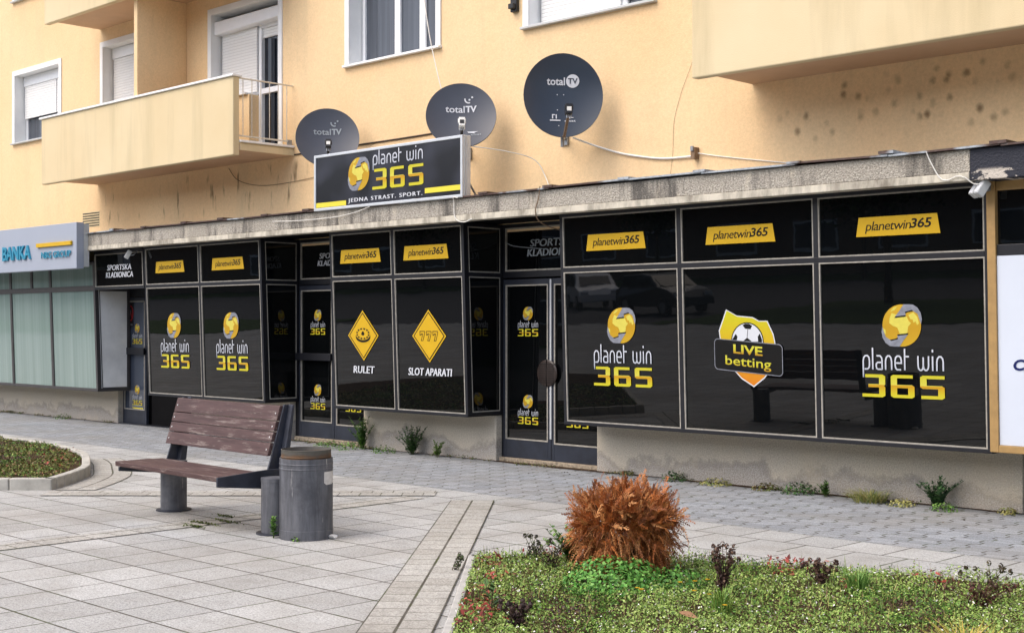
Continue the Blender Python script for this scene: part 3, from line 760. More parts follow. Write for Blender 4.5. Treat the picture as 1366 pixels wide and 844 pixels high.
# canopy over the shops
CY = 10.4
can = MB().box(-34, -5.02, CY, WY - .002, 2.845, 3.03, 'fascia')
canopy = sub('canopy', can, B, bevel=.006)
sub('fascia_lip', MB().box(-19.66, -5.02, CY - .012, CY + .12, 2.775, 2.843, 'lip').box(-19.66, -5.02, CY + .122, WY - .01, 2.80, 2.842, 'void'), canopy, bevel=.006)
sub('dark_fascia', MB().box(-5.018, 14, CY - .002, WY - .002, 2.775, 3.03, 'dark_fascia'), canopy, bevel=.006)
fl = MB(); rnd = random.Random(3); x = -19.68
while x < 13.9:
    L = rnd.uniform(.9, 1.1); dz = rnd.uniform(-.004, .006); t0, t1 = rnd.uniform(-.008, .008), rnd.uniform(-.008, .01)
    fl.solid([(x, CY - .04, 3.034 + dz + t0), (x + L - .01, CY - .04, 3.034 + dz + t1), (x + L - .01, WY - .003, 3.06), (x, WY - .003, 3.06),
              (x, CY - .04, 3.05 + dz + t0), (x + L - .01, CY - .04, 3.05 + dz + t1), (x + L - .01, WY - .003, 3.075), (x, WY - .003, 3.075)],
             [(0, 3, 2, 1), (4, 5, 6, 7), (0, 1, 5, 4), (1, 2, 6, 5), (2, 3, 7, 6), (3, 0, 4, 7)], 'flashing')
    # lifted seam cap
    fl.box(x + L - .09, x + L + .05, CY - .05, CY + .2, 3.05 + dz, 3.066 + dz + rnd.uniform(0, .012), 'flashing')
    x += L
sub('flashing', fl, canopy)

# plinths
PY = 11.2
sub('plinth', MB().box(-9.715, -4.93, PY, WY + .02, -.25, .54, 'plinth'), B, bevel=.012)
sub('plinth', MB().box(-13.748, -11.288, PY, WY + .02, -.25, .54, 'plinth'), B, bevel=.012)
sub('plinth', MB().box(-18.15, -15.36, PY, WY + .02, -.25, .56, 'plinth'), B, bevel=.012)
sub('plinth', MB().box(-25.4, -20.09, PY, WY + .02, -.25, .60, 'plinth'), B, bevel=.012)
sub('plinth', MB().box(-4.9, 3, PY, WY + .02, -.25, .54, 'painted_dark' if 'painted_dark' in M else 'frame'), B, bevel=.012)

def dirt(x0, x1, y, wdt, seed):
    rd = random.Random(seed); n_ = int((x1 - x0) / .06); f_ = []; bk_ = []
    w_ = wdt
    for i in range(n_ + 1):
        x_ = x0 + (x1 - x0) * i / n_; w_ = max(.008, min(wdt * 1.9, w_ + rd.gauss(0, .012))); f_.append((x_, y - w_, .004))
    mb = MB()
    for a_, b_ in zip(f_[:-1], f_[1:]): mb.face([a_, b_, (b_[0], y, .006), (a_[0], y, .006)], 'soil')
    struct(mb.build('dirt'))
dirt(-9.7, -4.9, PY, .05, 1); dirt(-13.74, -11.3, PY, .04, 2); dirt(-25, -20.1, PY, .04, 3); dirt(-11.28, -9.72, WY - .06, .09, 4); dirt(-15.35, -13.75, WY - .04, .12, 5); dirt(-18.1, -15.4, PY, .05, 6)
# glazed bays: leaning glass, top further out than the bottom
ZB, ZT, YB, YT = .55, 2.75, 10.74, 10.66
LEAN = (YB - YT) / (ZT - ZB)
def gy(z): return YB - LEAN * (z - ZB)
def lean(x, y, z): return (x, y + gy(z), z)            # y measured from the glass plane
GV = Vector((0, -LEAN, 1)).normalized()
def gpos(x, z, d=0.0): return Vector((x, gy(z) - d, z))
def bead_rect(mb, x0, x1, z0, z1, T, w=.012, k='bead', y0=-.012, y1=.006):
    mb.box(x0, x0 + w, y0, y1, z0, z1, k, T); mb.box(x1 - w, x1, y0, y1, z0, z1, k, T)
    mb.box(x0 + w, x1 - w, y0, y1, z0, z0 + w, k, T); mb.box(x0 + w, x1 - w, y0, y1, z1 - w, z1, k, T)
ZM0, ZM1 = 2.168, 2.216                                # mid rail
def bay(x0, x1, mull, zb=.54, right=True, glass='glass_black', k='frame', bead='bead', rail=(ZM0, ZM1), z_top=2.775, upper_mull=None, name='display_bay', rback=None, curtain=False):
    """x0..x1 outer, mull = centre lines of the mullions"""
    mw = .026
    f = MB(); y0, y1 = -.014, .05
    f.box(x0, x1, y0 - .006, y1, zb, zb + .035, k, lean); f.box(x0, x1, y0 - .004, y1, z_top - .02, z_top + .02, k, lean)
    f.box(x0, x0 + .04, y0, y1, zb + .035, z_top - .02, k, lean); f.box(x1 - .045, x1, y0, y1, zb + .035, z_top - .02, k, lean)
    f.box(x0 + .04, x1 - .045, y0, y1, rail[0], rail[1], k, lean)
    for m_ in mull:
        f.box(m_ - mw, m_ + mw, y0, y1, zb + .035, rail[0], k, lean)
    for m_ in (upper_mull if upper_mull is not None else mull):
        f.box(m_ - mw, m_ + mw, y0, y1, rail[1], z_top - .02, k, lean)
    # floor and roof of the bay, back
    f.box(x0 + .01, x1 - .01, YB + .055, WY, zb + .004, zb + .03, k)
    f.box(x0 + .01, x1 - .01, YT + .07, WY, z_top - .01, z_top + .015, 'void')
    if right:
        zt = z_top
        f.solid([(x1 - .004, gy(zb) + .05, zb), (x1 - .004, WY, zb), (x1 - .004, WY, zb + .05), (x1 - .004, gy(zb) + .05, zb + .05), (x1 - .03, gy(zb) + .05, zb), (x1 - .03, WY, zb), (x1 - .03, WY, zb + .05), (x1 - .03, gy(zb) + .05, zb + .05)],
                [(0, 1, 2, 3), (7, 6, 5, 4), (0, 4, 5, 1), (3, 2, 6, 7)], k)
        f.box(x1 - .03, x1 - .004, YT + .055, WY, zt - .03, zt + .015, k)
        f.box(x1 - .03, x1 - .004, YT + .068, WY, rail[0], rail[1], k)
        f.box(x1 - .03, x1 - .002, WY - .045, WY - .001, zb + .05, zt - .03, k)
    bayo = sub(name, f, B, bevel=.003)
    xs = [x0 + .014] + list(mull) + [x1 - .019]
    xs2 = [x0 + .014] + list(upper_mull if upper_mull is not None else mull) + [x1 - .019]
    for lst, za, zb_ in ((xs, zb + .035, rail[0]), (xs2, rail[1], z_top - .02)):
        for i in range(len(lst) - 1):
            a, b = lst[i] + mw, lst[i + 1] - mw
            p = MB().box(a, b, .004, .012, za, zb_, glass, lean)
            po = sub('pane', p, bayo)
            bd = MB(); bead_rect(bd, a, b, za, zb_, lean, k=bead)
            sub('glazing_bead', bd, bayo)
    if right:
        xs_ = x1 - .012
        for za, zc in ((zb + .05, rail[0]), (rail[1], z_top - .03)):
            p = MB(); a0, a1 = gy(za) + .055, gy(zc) + .055; yb_ = WY - .046
            gl = 'curtain_glass' if curtain else glass
            p.solid([(xs_, a0, za), (xs_, yb_, za), (xs_, yb_, zc), (xs_, a1, zc), (xs_ - .008, a0, za), (xs_ - .008, yb_, za), (xs_ - .008, yb_, zc), (xs_ - .008, a1, zc)], [(0, 1, 2, 3), (7, 6, 5, 4), (0, 4, 5, 1), (3, 2, 6, 7), (0, 3, 7, 4), (1, 5, 6, 2)], gl)
            sub('side_pane', p, bayo)
            q = MB(); w = .014
            def strip(y_a, z_a, y_b, z_b, y_c, z_c, y_d, z_d):
                q.face([(xs_ + .004, y_a, z_a), (xs_ + .004, y_b, z_b), (xs_ + .004, y_c, z_c), (xs_ + .004, y_d, z_d)], bead)
            strip(a0 + .01, za, yb_, za, yb_, za + w, a0 + .01, za + w); strip(a1 + .01, zc - w, yb_, zc - w, yb_, zc, a1 + .01, zc)
            strip(yb_ - w, za + w, yb_, za + w, yb_, zc - w, yb_ - w, zc - w); strip(a0 + .01, za + w, a0 + .01 + w, za + w, a1 + .01 + w, zc - w, a1 + .01, zc - w)
            sub('glazing_bead', q, bayo)
    return bayo
M['curtain_glass'] = plain('curtained_glass', (240, 240, 236), 0.12, 0.6, var=0.1, vs=3.0)
M['grey_bead'] = plain('bank_frame_steel', (62, 60, 60), 0.45, 0.5, var=0.15)
Rb = bay(-9.765, -4.975, [-8.172, -6.618])
Mb = bay(-13.762, -11.265, [-12.532])
Lb = bay(-18.325, -15.275, [-16.808])
bank = bay(-27.6, -19.86, [-25.6, -24.3, -22.85, -21.375], glass='glass_bank', k='grey_bead', bead='grey_bead', rail=(2.165, 2.225), z_top=2.60, upper_mull=[-25.6, -24.3, -22.85, -22.05, -21.375], curtain=True)

# transom panel hung across the entrance on the left
tp = MB(); a, b = -19.85, -18.345
tp.box(a, b, -.014, .05, 2.165, 2.216, 'frame', lean).box(a, b, -.014, .05, 2.72, 2.775, 'frame', lean).box(a, a + .03, -.014, .05, 2.216, 2.72, 'frame', lean).box(b - .03, b, -.014, .05, 2.216, 2.72, 'frame', lean)
tpo = sub('transom_panel', tp, B, bevel=.003)
sub('pane', MB().box(a + .03, b - .03, .0, .01, 2.216, 2.72, 'glass_black', lean), tpo)
bd = MB(); bead_rect(bd, a + .02, b - .02, 2.212, 2.725, lean, y0=-.018); sub('glazing_bead', bd, tpo)
sub('shop_lettering', bookmaker_text(gpos(-19.08, 2.45, .004), (1, 0, 0), GV, .92, 'letter_white').mb, tpo)

# door recesses
DY = WY + .01
def door_leaf(x0, x1, z0, z1, glass, panel='door_panel', kick=.2, name='shop_door', right_stile=.05, left_stile=.05):
    d = MB()
    d.box(x0, x0 + left_stile, DY - .02, DY + .03, z0, z1, panel); d.box(x1 - right_stile, x1, DY - .02, DY + .03, z0, z1, panel)
    d.box(x0 + left_stile, x1 - right_stile, DY - .02, DY + .03, z0, z0 + kick, panel); d.box(x0 + left_stile, x1 - right_stile, DY - .02, DY + .03, z1 - .07, z1, panel)
    o = sub(name, d, B, bevel=.004)
    sub('pane', MB().box(x0 + left_stile, x1 - right_stile, DY - .002, DY + .006, z0 + kick, z1 - .07, glass), o)
    q = MB()
    def T(x, y, z): return (x, y + DY - .02, z)
    bead_rect(q, x0 + left_stile - .006, x1 - right_stile + .006, z0 + kick - .006, z1 - .064, T, w=.016, y0=-.006, y1=.012)
    sub('glazing_bead', q, o)
    return o
def transom(x0, x1, z0, z1, txt_x, k='letter_dim', s=1.0):
    t = MB().box(x0, x1, DY - .02, DY + .04, z0 - .08, z0, 'frame').box(x0, x1, DY - .02, DY + .04, z1, 2.79, 'frame').box(x0, x0 + .05, DY - .02, DY + .04, z0, z1, 'frame').box(x1 - .05, x1, DY - .02, DY + .04, z0, z1, 'frame')
    o = sub('transom', t, B, bevel=.003)
    sub('pane', MB().box(x0 + .05, x1 - .05, DY, DY + .01, z0, z1, 'glass_black'), o)
    q = MB(); bead_rect(q, x0 + .04, x1 - .04, z0 - .005, z1 + .005, lambda x, y, z: (x, y + DY - .02, z), w=.018, y0=-.008, y1=.01); sub('glazing_bead', q, o)
    sub('shop_lettering', bookmaker_text((txt_x, DY - .004, (z0 + z1) / 2 + .01), (1, 0, 0), (0, 0, 1), s, k).mb, o)
    return o
sub('threshold', MB().box(-15.35, -13.76, WY - .04, WY + .1, -.2, .06, 'rubble'), B, bevel=.01)
sub('threshold', MB().box(-11.28, -9.72, WY - .06, WY + .1, -.2, .05, 'rubble'), B, bevel=.01)
sub('threshold', MB().box(-20.09, -18.15, WY - .1, WY + .1, -.2, .012, 'frame'), B, bevel=.01)
# recess linings
ln = MB().box(-15.36, -15.27, WY - .005, WY + .05, .0, 2.79, 'frame').box(-11.29, -11.262, WY - .005, WY + .05, .0, 2.79, 'frame').box(-9.82, -9.7, WY + .03, WY + .05, 0, 2.79, 'void')
ln.box(-34, -19.9, WY + .06, WY + .08, 0, 2.8, 'void').box(-19.3, 3, WY + .06, WY + .08, .0, 2.8, 'void')
sub('recess_lining', ln, B)
dm = door_leaf(-15.27, -14.485, .06, 2.15, 'glass_black', kick=.22)
dm2 = door_leaf(-14.478, -13.70, .06, 2.15, 'glass_black', kick=.2)
sub('push_bar', MB().box(-15.3, -14.50, DY - .075, DY - .04, 1.12, 1.22, 'frame').box(-15.2, -15.14, DY - .045, DY - .018, 1.14, 1.2, 'frame').box(-14.62, -14.56, DY - .045, DY - .018, 1.14, 1.2, 'frame'), dm, bevel=.006)
tm = transom(-15.27, -13.70, 2.24, 2.74, -14.50, 'letter_white', .8)
dr1 = door_leaf(-11.255, -10.485, .05, 2.14, 'glass_black', kick=.22)
dr2 = door_leaf(-10.478, -9.72, .05, 2.14, 'glass_black', kick=.2)
sub('door_strip', MB().box(-10.495, -10.468, DY - .034, DY - .02, .3, 2.13, 'alu'), dr1, bevel=.003)
def round_handle(cx, cz, r, k):
    mb = MB(); n = 28
    pr = [(r, .0), (r, .012), (r * .9, .02), (r * .5, .024), (.001, .026)]
    vs = []; fs = []
    for rr, yy in pr: vs += [(cx + rr * math.cos(2 * math.pi * i / n), DY - .03 - yy, cz + rr * math.sin(2 * math.pi * i / n)) for i in range(n)]
    for a_ in range(len(pr) - 1):
        for i in range(n): fs.append((a_ * n + i, a_ * n + (i + 1) % n, (a_ + 1) * n + (i + 1) % n, (a_ + 1) * n + i))
    mb.solid(vs, fs, k)
    mb.box(cx - .003, cx + .003, DY - .058, DY - .02, cz - r, cz + r, 'ink')
    for i in range(9): mb.box(cx - r * .75, cx + r * .75, DY - .0595, DY - .05, cz - r * .7 + i * r * .17, cz - r * .7 + i * r * .17 + .004, 'ink')
    return mb
M['handle'] = plain('brown_handle', (46, 36, 32), 0.4)
sub('handle', round_handle(-10.527, 1.055, .155, 'handle'), dr1)
transom(-11.255, -9.72, 2.24, 2.74, -10.46, 'letter_dim', .9)
dl = door_leaf(-20.08, -19.35, .0, 2.06, 'glass_grey', kick=.24)
sub('push_bar', MB().box(-20.1, -19.34, DY - .08, DY - .045, 1.13, 1.24, 'frame').box(-20.0, -19.94, DY - .05, DY - .018, 1.15, 1.21, 'frame').box(-19.5, -19.44, DY - .05, DY - .018, 1.15, 1.21, 'frame'), dl, bevel=.006)
# dim hallway behind the open leaf
hall = MB().box(-19.35, -18.2, 12.6, 12.62, -.2, 2.2, 'void').box(-18.19, -18.15, WY + .02, 12.6, -.2, 2.2, 'void').box(-19.4, -19.36, WY + .05, 12.6, -.2, 2.2, 'void').box(-19.36, -18.19, WY + .1, 12.6, -.2, .012, 'handle').box(-19.36, -18.19, WY + .02, 12.6, 2.1, 2.2, 'void')
hall.box(-19.2, -18.3, 12.2, 12.58, .012, .2, 'frame')
sub('hallway', hall, B)
sub('transom_head', MB().box(-20.1, -18.3, WY - .01, WY + .05, 2.07, 2.79, 'frame'), B)
# stickers on the doors
def door_sticker(par, x, z, s=.42, d=.004):
    sub('logo', planet_logo((x, DY - d, z), (1, 0, 0), (0, 0, 1), s).mb, par)
for z in (1.74, .715): door_sticker(dm, -14.865, z)
for z in (1.74, .715): door_sticker(dr1, -10.864, z)
for z in (1.74, .715): door_sticker(dm2, -14.09, z); door_sticker(dr2, -10.09, z)
for z in (1.555, .56): door_sticker(dl, -19.655, z, .40)
D = Decal((-19.655, DY - .004, .2))
D.poly([(-.09, .105), (.09, .105), (.09, .115), (-.09, .115)], 'letter_dim'); D.poly([(-.17, .088), (.17, .088), (.17, .095), (-.17, .095)], 'letter_dim'); D.poly([(-.16, .062), (-.12, .062), (-.12, .052), (.18, .052), (.18, .07), (-.16, .07)], 'lemon'); D.poly([(-.12, .042), (.12, .042), (.12, .048), (-.12, .048)], 'letter_dim')
sub('small_print', D.mb, dl)
D = Decal((-19.86, DY - .004, 1.77))
D.poly([(-.085, -.2), (.085, -.2), (.085, .2), (-.085, .2)], 'ink', .001)
D.stroke([(.07 * math.cos(i * math.pi / 12), .03 + .115 * math.sin(i * math.pi / 12)) for i in range(24)], .018, 'red', .002, True); D.stroke([(-.045, .11), (.045, -.05)], .014, 'red', .002); D.stroke([(-.02, -.03), (0, .08)], .014, 'letter_dim', .002)
D.poly([(-.06, -.16), (.06, -.16), (.06, -.15), (-.06, -.15)], 'letter_dim')
sub('prohibition_sticker', D.mb, dl)

# vinyl lettering on the bays
for bb, xs in ((Rb, (-9.0, -7.455, -5.81)), (Mb, (-13.165, -11.94)), (Lb, (-17.62, -16.10))):
    for x_ in xs: sub('shop_name', trapezoid(gpos(x_, 2.468, .002), (1, 0, 0), GV).mb, bb)
for bb, xs in ((Rb, (-8.945, -5.785)), (Lb, (-17.55, -16.06))):
    for x_ in xs: sub('logo', planet_logo(gpos(x_, 1.60, .002), (1, 0, 0), GV).mb, bb)
# shield with a football
D = Decal(gpos(-7.385, 1.36, .002), (1, 0, 0), GV)
sh = [(-.245, .385)] + arc(.0, .62, .36, 222, 288, 5, .32) + [(.225, .315)] + [(.305, .16), (.335, .0), (.29, -.16), (.18, -.27), (.06, -.345), (-.08, -.27), (-.22, -.15), (-.31, 0), (-.34, .17)]
sh = [(-.245, .395), (-.12, .335), (0, .325), (.06, .32), (.13, .285), (.225, .285), (.29, .16), (.325, -.0), (.29, -.14), (.18, -.26), (.06, -.345), (-.08, -.27), (-.22, -.14), (-.31, .02), (-.335, .19)]
D.poly(sh, 'letter_white', .002); D.poly([(a * .965 - .0, b * .965 + .002) for a, b in sh], 'shield', .003, (-.34, .38))
bx, by, br = -.005, .085, .175
D.disc(bx, by, br * 1.06, br * 1.06, 'ink', .004, 36); D.disc(bx, by, br, br, 'letter_white', .0048, 36)
D.poly([(bx + .062 * math.cos(R(90 + 72 * i)), by - .02 + .06 * math.sin(R(90 + 72 * i))) for i in range(5)], 'ink', .0055)
D.poly([(bx - .05, by + .158), (bx - .02, by + .125), (bx + .04, by + .12), (bx + .06, by + .155), (bx + .02, by + .172), (bx - .02, by + .172)], 'ink', .0055)
D.poly([(bx - .172, by + .02), (bx - .13, by + .075), (bx - .11, by + .05), (bx - .125, by - .01), (bx - .165, by - .04)], 'ink', .0055)
D.poly([(bx + .168, by + .02), (bx + .145, by + .08), (bx + .12, by + .05), (bx + .125, by - .01), (bx + .16, by - .04)], 'ink', .0055)
for p_ in ([(0, .04), (.01, .12)], [(-.057, -.0), (-.12, .0)], [(.057, -.0), (.125, .0)], [(-.035, -.07), (-.06, -.12)], [(.035, -.07), (.06, -.12)]):
    D.stroke([(bx + a, by + b) for a, b in p_], .006, 'ink', .0055)
D.T = lambda a, b: (a + .0, b - .07 * a - .06)
w_, h_, r_ = .385, .147, .04
rr = arc(w_ - r_, h_ - r_, r_, 0, 90, 4) + arc(-w_ + r_, h_ - r_, r_, 90, 180, 4) + arc(-w_ + r_, -h_ + r_, r_, 180, 270, 4) + arc(w_ - r_, -h_ + r_, r_, 270, 360, 4)
D.poly([(a, b) for a, b in rr], 'ink', .006); D.stroke(rr, .007, 'silver', .0066, True)
D.text('LIVE', .0, .066, .33, .088, 'bett', .007, .025, 0, 1.0, g=1); D.text('betting', .0, -.062, .52, .118, 'bett', .007, .008, 0, 1.0, g=1)
D.T = None
sub('logo', D.mb, Rb)
# diamonds
for x_, word, wd in ((-13.145, 'RULET', .40), (-11.915, 'SLOT APARATI', .76)):
    D = Decal(gpos(x_, 1.475, .002), (1, 0, 0), GV)
    def dia(s, k, d): D.poly([(-.30 * s, 0), (0, -.315 * s), (.30 * s, 0), (0, .315 * s)], k, d)
    dia(1.0, 'yellow', .002); dia(.92, 'ink', .003); dia(.86, 'yellow', .004)
    if word == 'RULET':
        D.disc(0, -.015, .145, .072, 'ink', .005); D.disc(0, .012, .14, .085, 'ink', .0052); D.disc(0, .022, .142, .08, 'yellow', .0056); D.disc(0, .022, .132, .072, 'ink', .006); D.disc(0, .022, .10, .052, 'yellow', .0064)
        for i in range(12):
            c_, s_ = math.cos(i * math.pi / 6), math.sin(i * math.pi / 6)
            D.poly([(c_ * .13 - s_ * .012, .022 + s_ * .07 + c_ * .006), (c_ * .13 + s_ * .012, .022 + s_ * .07 - c_ * .006), (c_ * .102 + s_ * .012, .022 + s_ * .052 - c_ * .006), (c_ * .102 - s_ * .012, .022 + s_ * .052 + c_ * .006)], 'yellow', .0068)
        D.disc(0, .02, .032, .02, 'ink', .0072); D.poly([(-.022, .05), (.022, .05), (.006, .02), (-.006, .02)], 'ink', .0072)
        D.stroke(arc(0, -.03, .14, 200, 340, 8, .07), .008, 'yellow', .006)
    else:
        for q_ in (-.115, .0, .115): D.stroke([(q_ - .042 + a * .1, -.055 + b * .11) for a, b in ((0, 1), (.84, 1), (.84, .8), (.52, 0), (.2, 0), (.5, .72), (.22, .72), (.22, .6), (0, .6))], .009, 'ink', .005, True)
    D.fat(.005, word, .0, -.427, wd, .09, 'letter_white', .004, .0, .14, 1.05)
    sub('lettering', D.mb, Mb)

# side post and the panel next door
gp = MB()
gp.box(-4.968, -4.895, -.08, .0, .56, 2.775, 'gold', lean).box(-4.893, 2.0, -.08, .0, .56, .62, 'gold', lean).box(-4.893, 2, -.06, .0, 2.70, 2.775, 'gold', lean).box(-4.893, 2, -.06, .0, 2.17, 2.26, 'frame', lean)
sb = sub('neighbour_shop', gp, B, bevel=.004)
sub('pane', MB().box(-4.893, 2, -.03, -.02, 2.262, 2.70, 'glass_black', lean), sb)
sub('backing', MB().box(-4.893, 2, .0, .4, .62, 2.76, 'void', lean), sb)

# ------------------------------------------------------------------ signs
t = thing('sign_box', 'black light box sign with gold globe and yellow stripes standing on the canopy edge', 'sign', (-12.32, 10.4, 3.05))
sx0, sx1, sz0, sz1, sy = -13.69, -10.965, 3.035, 3.735, 10.36
fr = MB(); w = .035
frame_rect(fr, sx0, sx1, sz0, sz1, sy - .012, w, .06, 'alu')
fr.box(sx0, sx1, sy + .048, sy + .12, sz0, sz1, 'alu'); fr.box(sx1 - .006, sx1 + .006, sy + .02, sy + .035, sz0 + .01, sz1 - .01, 'sill_metal')
sub('frame', fr, t, bevel=.006)
f = sub('sign_face', MB().box(sx0 + w, sx1 - w, sy, sy + .02, sz0 + w, sz1 - w, 'panel_black'), t)
D = Decal((0, sy - .002, 0))
globe(D, -12.805, 3.44, .2); word_planet_win(D, -12.088, 3.525, .90, .115); digits_365(D, -12.085, 3.228, .92, .245)
D.fat(.004, 'JEDNA STRAST. SPORT.', -12.325, 3.122, 1.36, .062, 'letter_white', .003, .0, 0, 1.25)
D.poly([(-13.65, 3.075), (-13.05, 3.075), (-13.05, 3.135), (-13.65, 3.135)], 'lemon', .003); D.poly([(-11.6, 3.12), (-11.005, 3.12), (-11.005, 3.18), (-11.6, 3.18)], 'lemon', .003)
sub('lettering', D.mb, f)
ft = MB()
for x_ in (-13.4, -12.3, -11.2): ft.box(x_ - .03, x_ + .03, sy + .02, sy + .3, 3.045, 3.075, 'galv').tube([(x_, sy + .11, 3.5), (x_, sy + .45, 3.07)], .012, 'galv')
sub('bracket', ft, t)

t = thing('bank_sign', 'grey box sign with teal raised letters and a yellow bar at left edge', 'sign', (-21.6, 10.3, 2.5))
bs = sub('box', MB().box(-25.2, -19.566, 10.2, 10.325, 2.49, 3.212, 'bank_sign').box(-25.2, -19.57, 10.326, 10.42, 2.52, 3.19, 'sill_metal'), t, bevel=.006)
def raised(D, depth, kface, kside):
    mb = MB(); m0 = D.mb
    for f_ in m0.f:
        a_ = [Vector(m0.v[i]) for i in f_]; b_ = [p - D.n * depth for p in a_]
        n_ = len(a_); mb.solid(a_ + b_, [tuple(range(n_))] , kface)
        mb.solid(a_ + b_, [(i, i + n_, (i + 1) % n_ + n_, (i + 1) % n_) for i in range(n_)], kside)
    return mb
D = Decal((0, 10.17, 0)); D.text('BANKA', -21.585, 2.80, 1.02, .23, 'teal', .0, .02, 0, 1.0); sub('letters', raised(D, .028, 'teal', 'teal'), bs)
D = Decal((0, 10.175, 0)); D.text('NBG GROUP', -20.21, 2.73, .98, .105, 'teal', .0, .008, 0, 1.0); sub('letters', raised(D, .012, 'teal', 'teal'), bs)
sub('yellow_bar', MB().box(-20.86, -19.69, 10.165, 10.199, 2.862, 2.925, 'yellow'), bs, bevel=.003)

t = thing('sign_board', 'white glossy panel with dark blue letters in the tan frame at right edge', 'sign', (-3.6, 10.6, .62))
p_ = sub('panel', MB().box(-4.893, 1.99, -.06, -.02, .622, 2.168, 'panel_white', lean), t)
D = Decal(gpos(0, 0, .0), (1, 0, 0), GV); D.o = Vector((0, gy(1.28) - .062, 1.28)); D.text('CP', -4.685, 0, .165, .092, 'navy_ink', .002, .03, .2, .95); sub('lettering', D.mb, p_)

# ------------------------------------------------------------------ satellite dishes
def dish(label, C, hd, rx, ry, tilt, yaw, mat, text, lnb_white, lnb_n, lnb_v):
    C = Vector(C); base = Vector((-C.x, -C.y, 0)); base.normalize()
    a = math.atan2(base.y, base.x) + R(yaw); h = Vector((math.cos(a), math.sin(a), 0))
    n = (h * math.cos(R(tilt)) + Vector((0, 0, 1)) * math.sin(R(tilt))).normalized()
    u = Vector((0, 0, 1)).cross(n).normalized(); v = n.cross(u)
    def W(p, q, d): return C + u * p + v * q + n * d
    t = thing('satellite_dish', label, 'satellite dish', (C.x, WY, C.z - .3), 'satellite dishes on the cream wall')
    mb = MB(); N_, K = 56, 9; vs = []; fs = []
    for i in range(1, K + 1):
        r = i / K
        for j in range(N_): vs.append(W(rx * r * math.cos(2 * math.pi * j / N_), ry * r * math.sin(2 * math.pi * j / N_), -.075 * (1 - r * r)))
    c0 = len(vs); vs.append(W(0, 0, -.075))
    for j in range(N_): fs.append((c0, j, (j + 1) % N_))
    for i in range(K - 1):
        for j in range(N_): fs.append((i * N_ + j, (i + 1) * N_ + j, (i + 1) * N_ + (j + 1) % N_, i * N_ + (j + 1) % N_))
    b0 = len(vs)
    prof = [(1.012, .002), (1.018, -.012), (.99, -.022), (.6, -.075), (.2, -.095)]
    for r, d in prof: vs += [W(rx * r * math.cos(2 * math.pi * j / N_), ry * r * math.sin(2 * math.pi * j / N_), d) for j in range(N_)]
    o0 = (K - 1) * N_
    for j in range(N_): fs.append((o0 + j, b0 + j, b0 + (j + 1) % N_, o0 + (j + 1) % N_))
    for i in range(len(prof) - 1):
        for j in range(N_): fs.append((b0 + i * N_ + j, b0 + (i + 1) * N_ + j, b0 + (i + 1) * N_ + (j + 1) % N_, b0 + i * N_ + (j + 1) % N_))
    fs.append(tuple(b0 + (len(prof) - 1) * N_ + j for j in range(N_)))
    mb.solid(vs, fs, mat)
    rf = sub('reflector', mb, t, smooth=True)
    m = rf.modifiers.new('edges', 'EDGE_SPLIT'); m.split_angle = R(50)
    # lettering lies on the curved face
    D = Decal(W(0, 0, 0), u, v); text(D)
    for i, p in enumerate(D.mb.v):
        q = Vector(p) - C; r2 = (q.dot(u) / rx) ** 2 + (q.dot(v) / ry) ** 2
        D.mb.v[i] = tuple(Vector(p) + n * (-.075 * (1 - min(1, r2)) + .003))
    sub('lettering', D.mb, rf)
    L = W(.01, lnb_v, lnb_n)
    arm = MB().tube([W(0, -ry * .99, -.02), W(.0, -ry * 1.02, .06), L - n * .02 - v * .03], .016, 'rusty' if mat == 'dish_dark' else 'black_plastic')
    sub('feed_arm', arm, t)
    k = 'white_plastic' if lnb_white else 'black_plastic'
    ln = MB()
    def TT(x, y, z): return L + u * x + v * z + n * y
    ln.box(-.035, .035, -.06, .05, -.045, .06, k, TT).box(-.045, .045, .0, .03, .0, .05, k, TT).box(-.024, .024, .05, .056, -.02, .025, 'white_plastic' if not lnb_white else 'black_plastic', TT)
    for q in (-.02, .0, .02): ln.tube([TT(q, .0, -.045), TT(q, .0, -.085)], .008, 'galv', 6)
    ln.tube([TT(0, -.12, .01), TT(0, -.06, .01)], [.034, .026], k, 12)
    sub('feed_horn', ln, t, bevel=.008)
    bk = W(0, -.1, -.15); mt = MB()
    mt.tube([bk + v * .12, bk - v * (ry - .02)], .02, 'galv').tube([bk - v * (ry - .1), Vector((bk.x - .36, WY - .03, bk.z - ry + .2))], .02, 'galv')
    mt.box(bk.x - .41, bk.x - .31, WY - .03, WY - .002, bk.z - ry + .12, bk.z - ry + .26, 'galv')
    mt.box(-.06, .06, -.2, -.1, -.16, .12, 'galv', lambda x, y, z: W(x, z, y))
    sub('wall_mount', mt, t)
    return t
def tv_plain(k):
    def f(D):
        s = .375
        D.text('total', -.07, .106, .225, .085, k, .003, .012); D.text('TV', .117, .108, .13, .082, k, .003, .034, .0, .9)
        D.stroke(arc(.09, .23, .045, 170, 290, 6), .016, k, .003); D.disc(.098, .222, .012, .012, k, .003, 10); D.disc(.13, .25, .012, .012, k, .003, 10)
    return f
def tv_small(D):
    tv_plain('letter_white')(D)
    D.poly([(.07, -.19), (.2, -.19), (.17, -.2), (.15, -.215), (.085, -.205)], 'letter_white', .003); D.text('elsat', .175, -.232, .12, .028, 'letter_dim', .003)
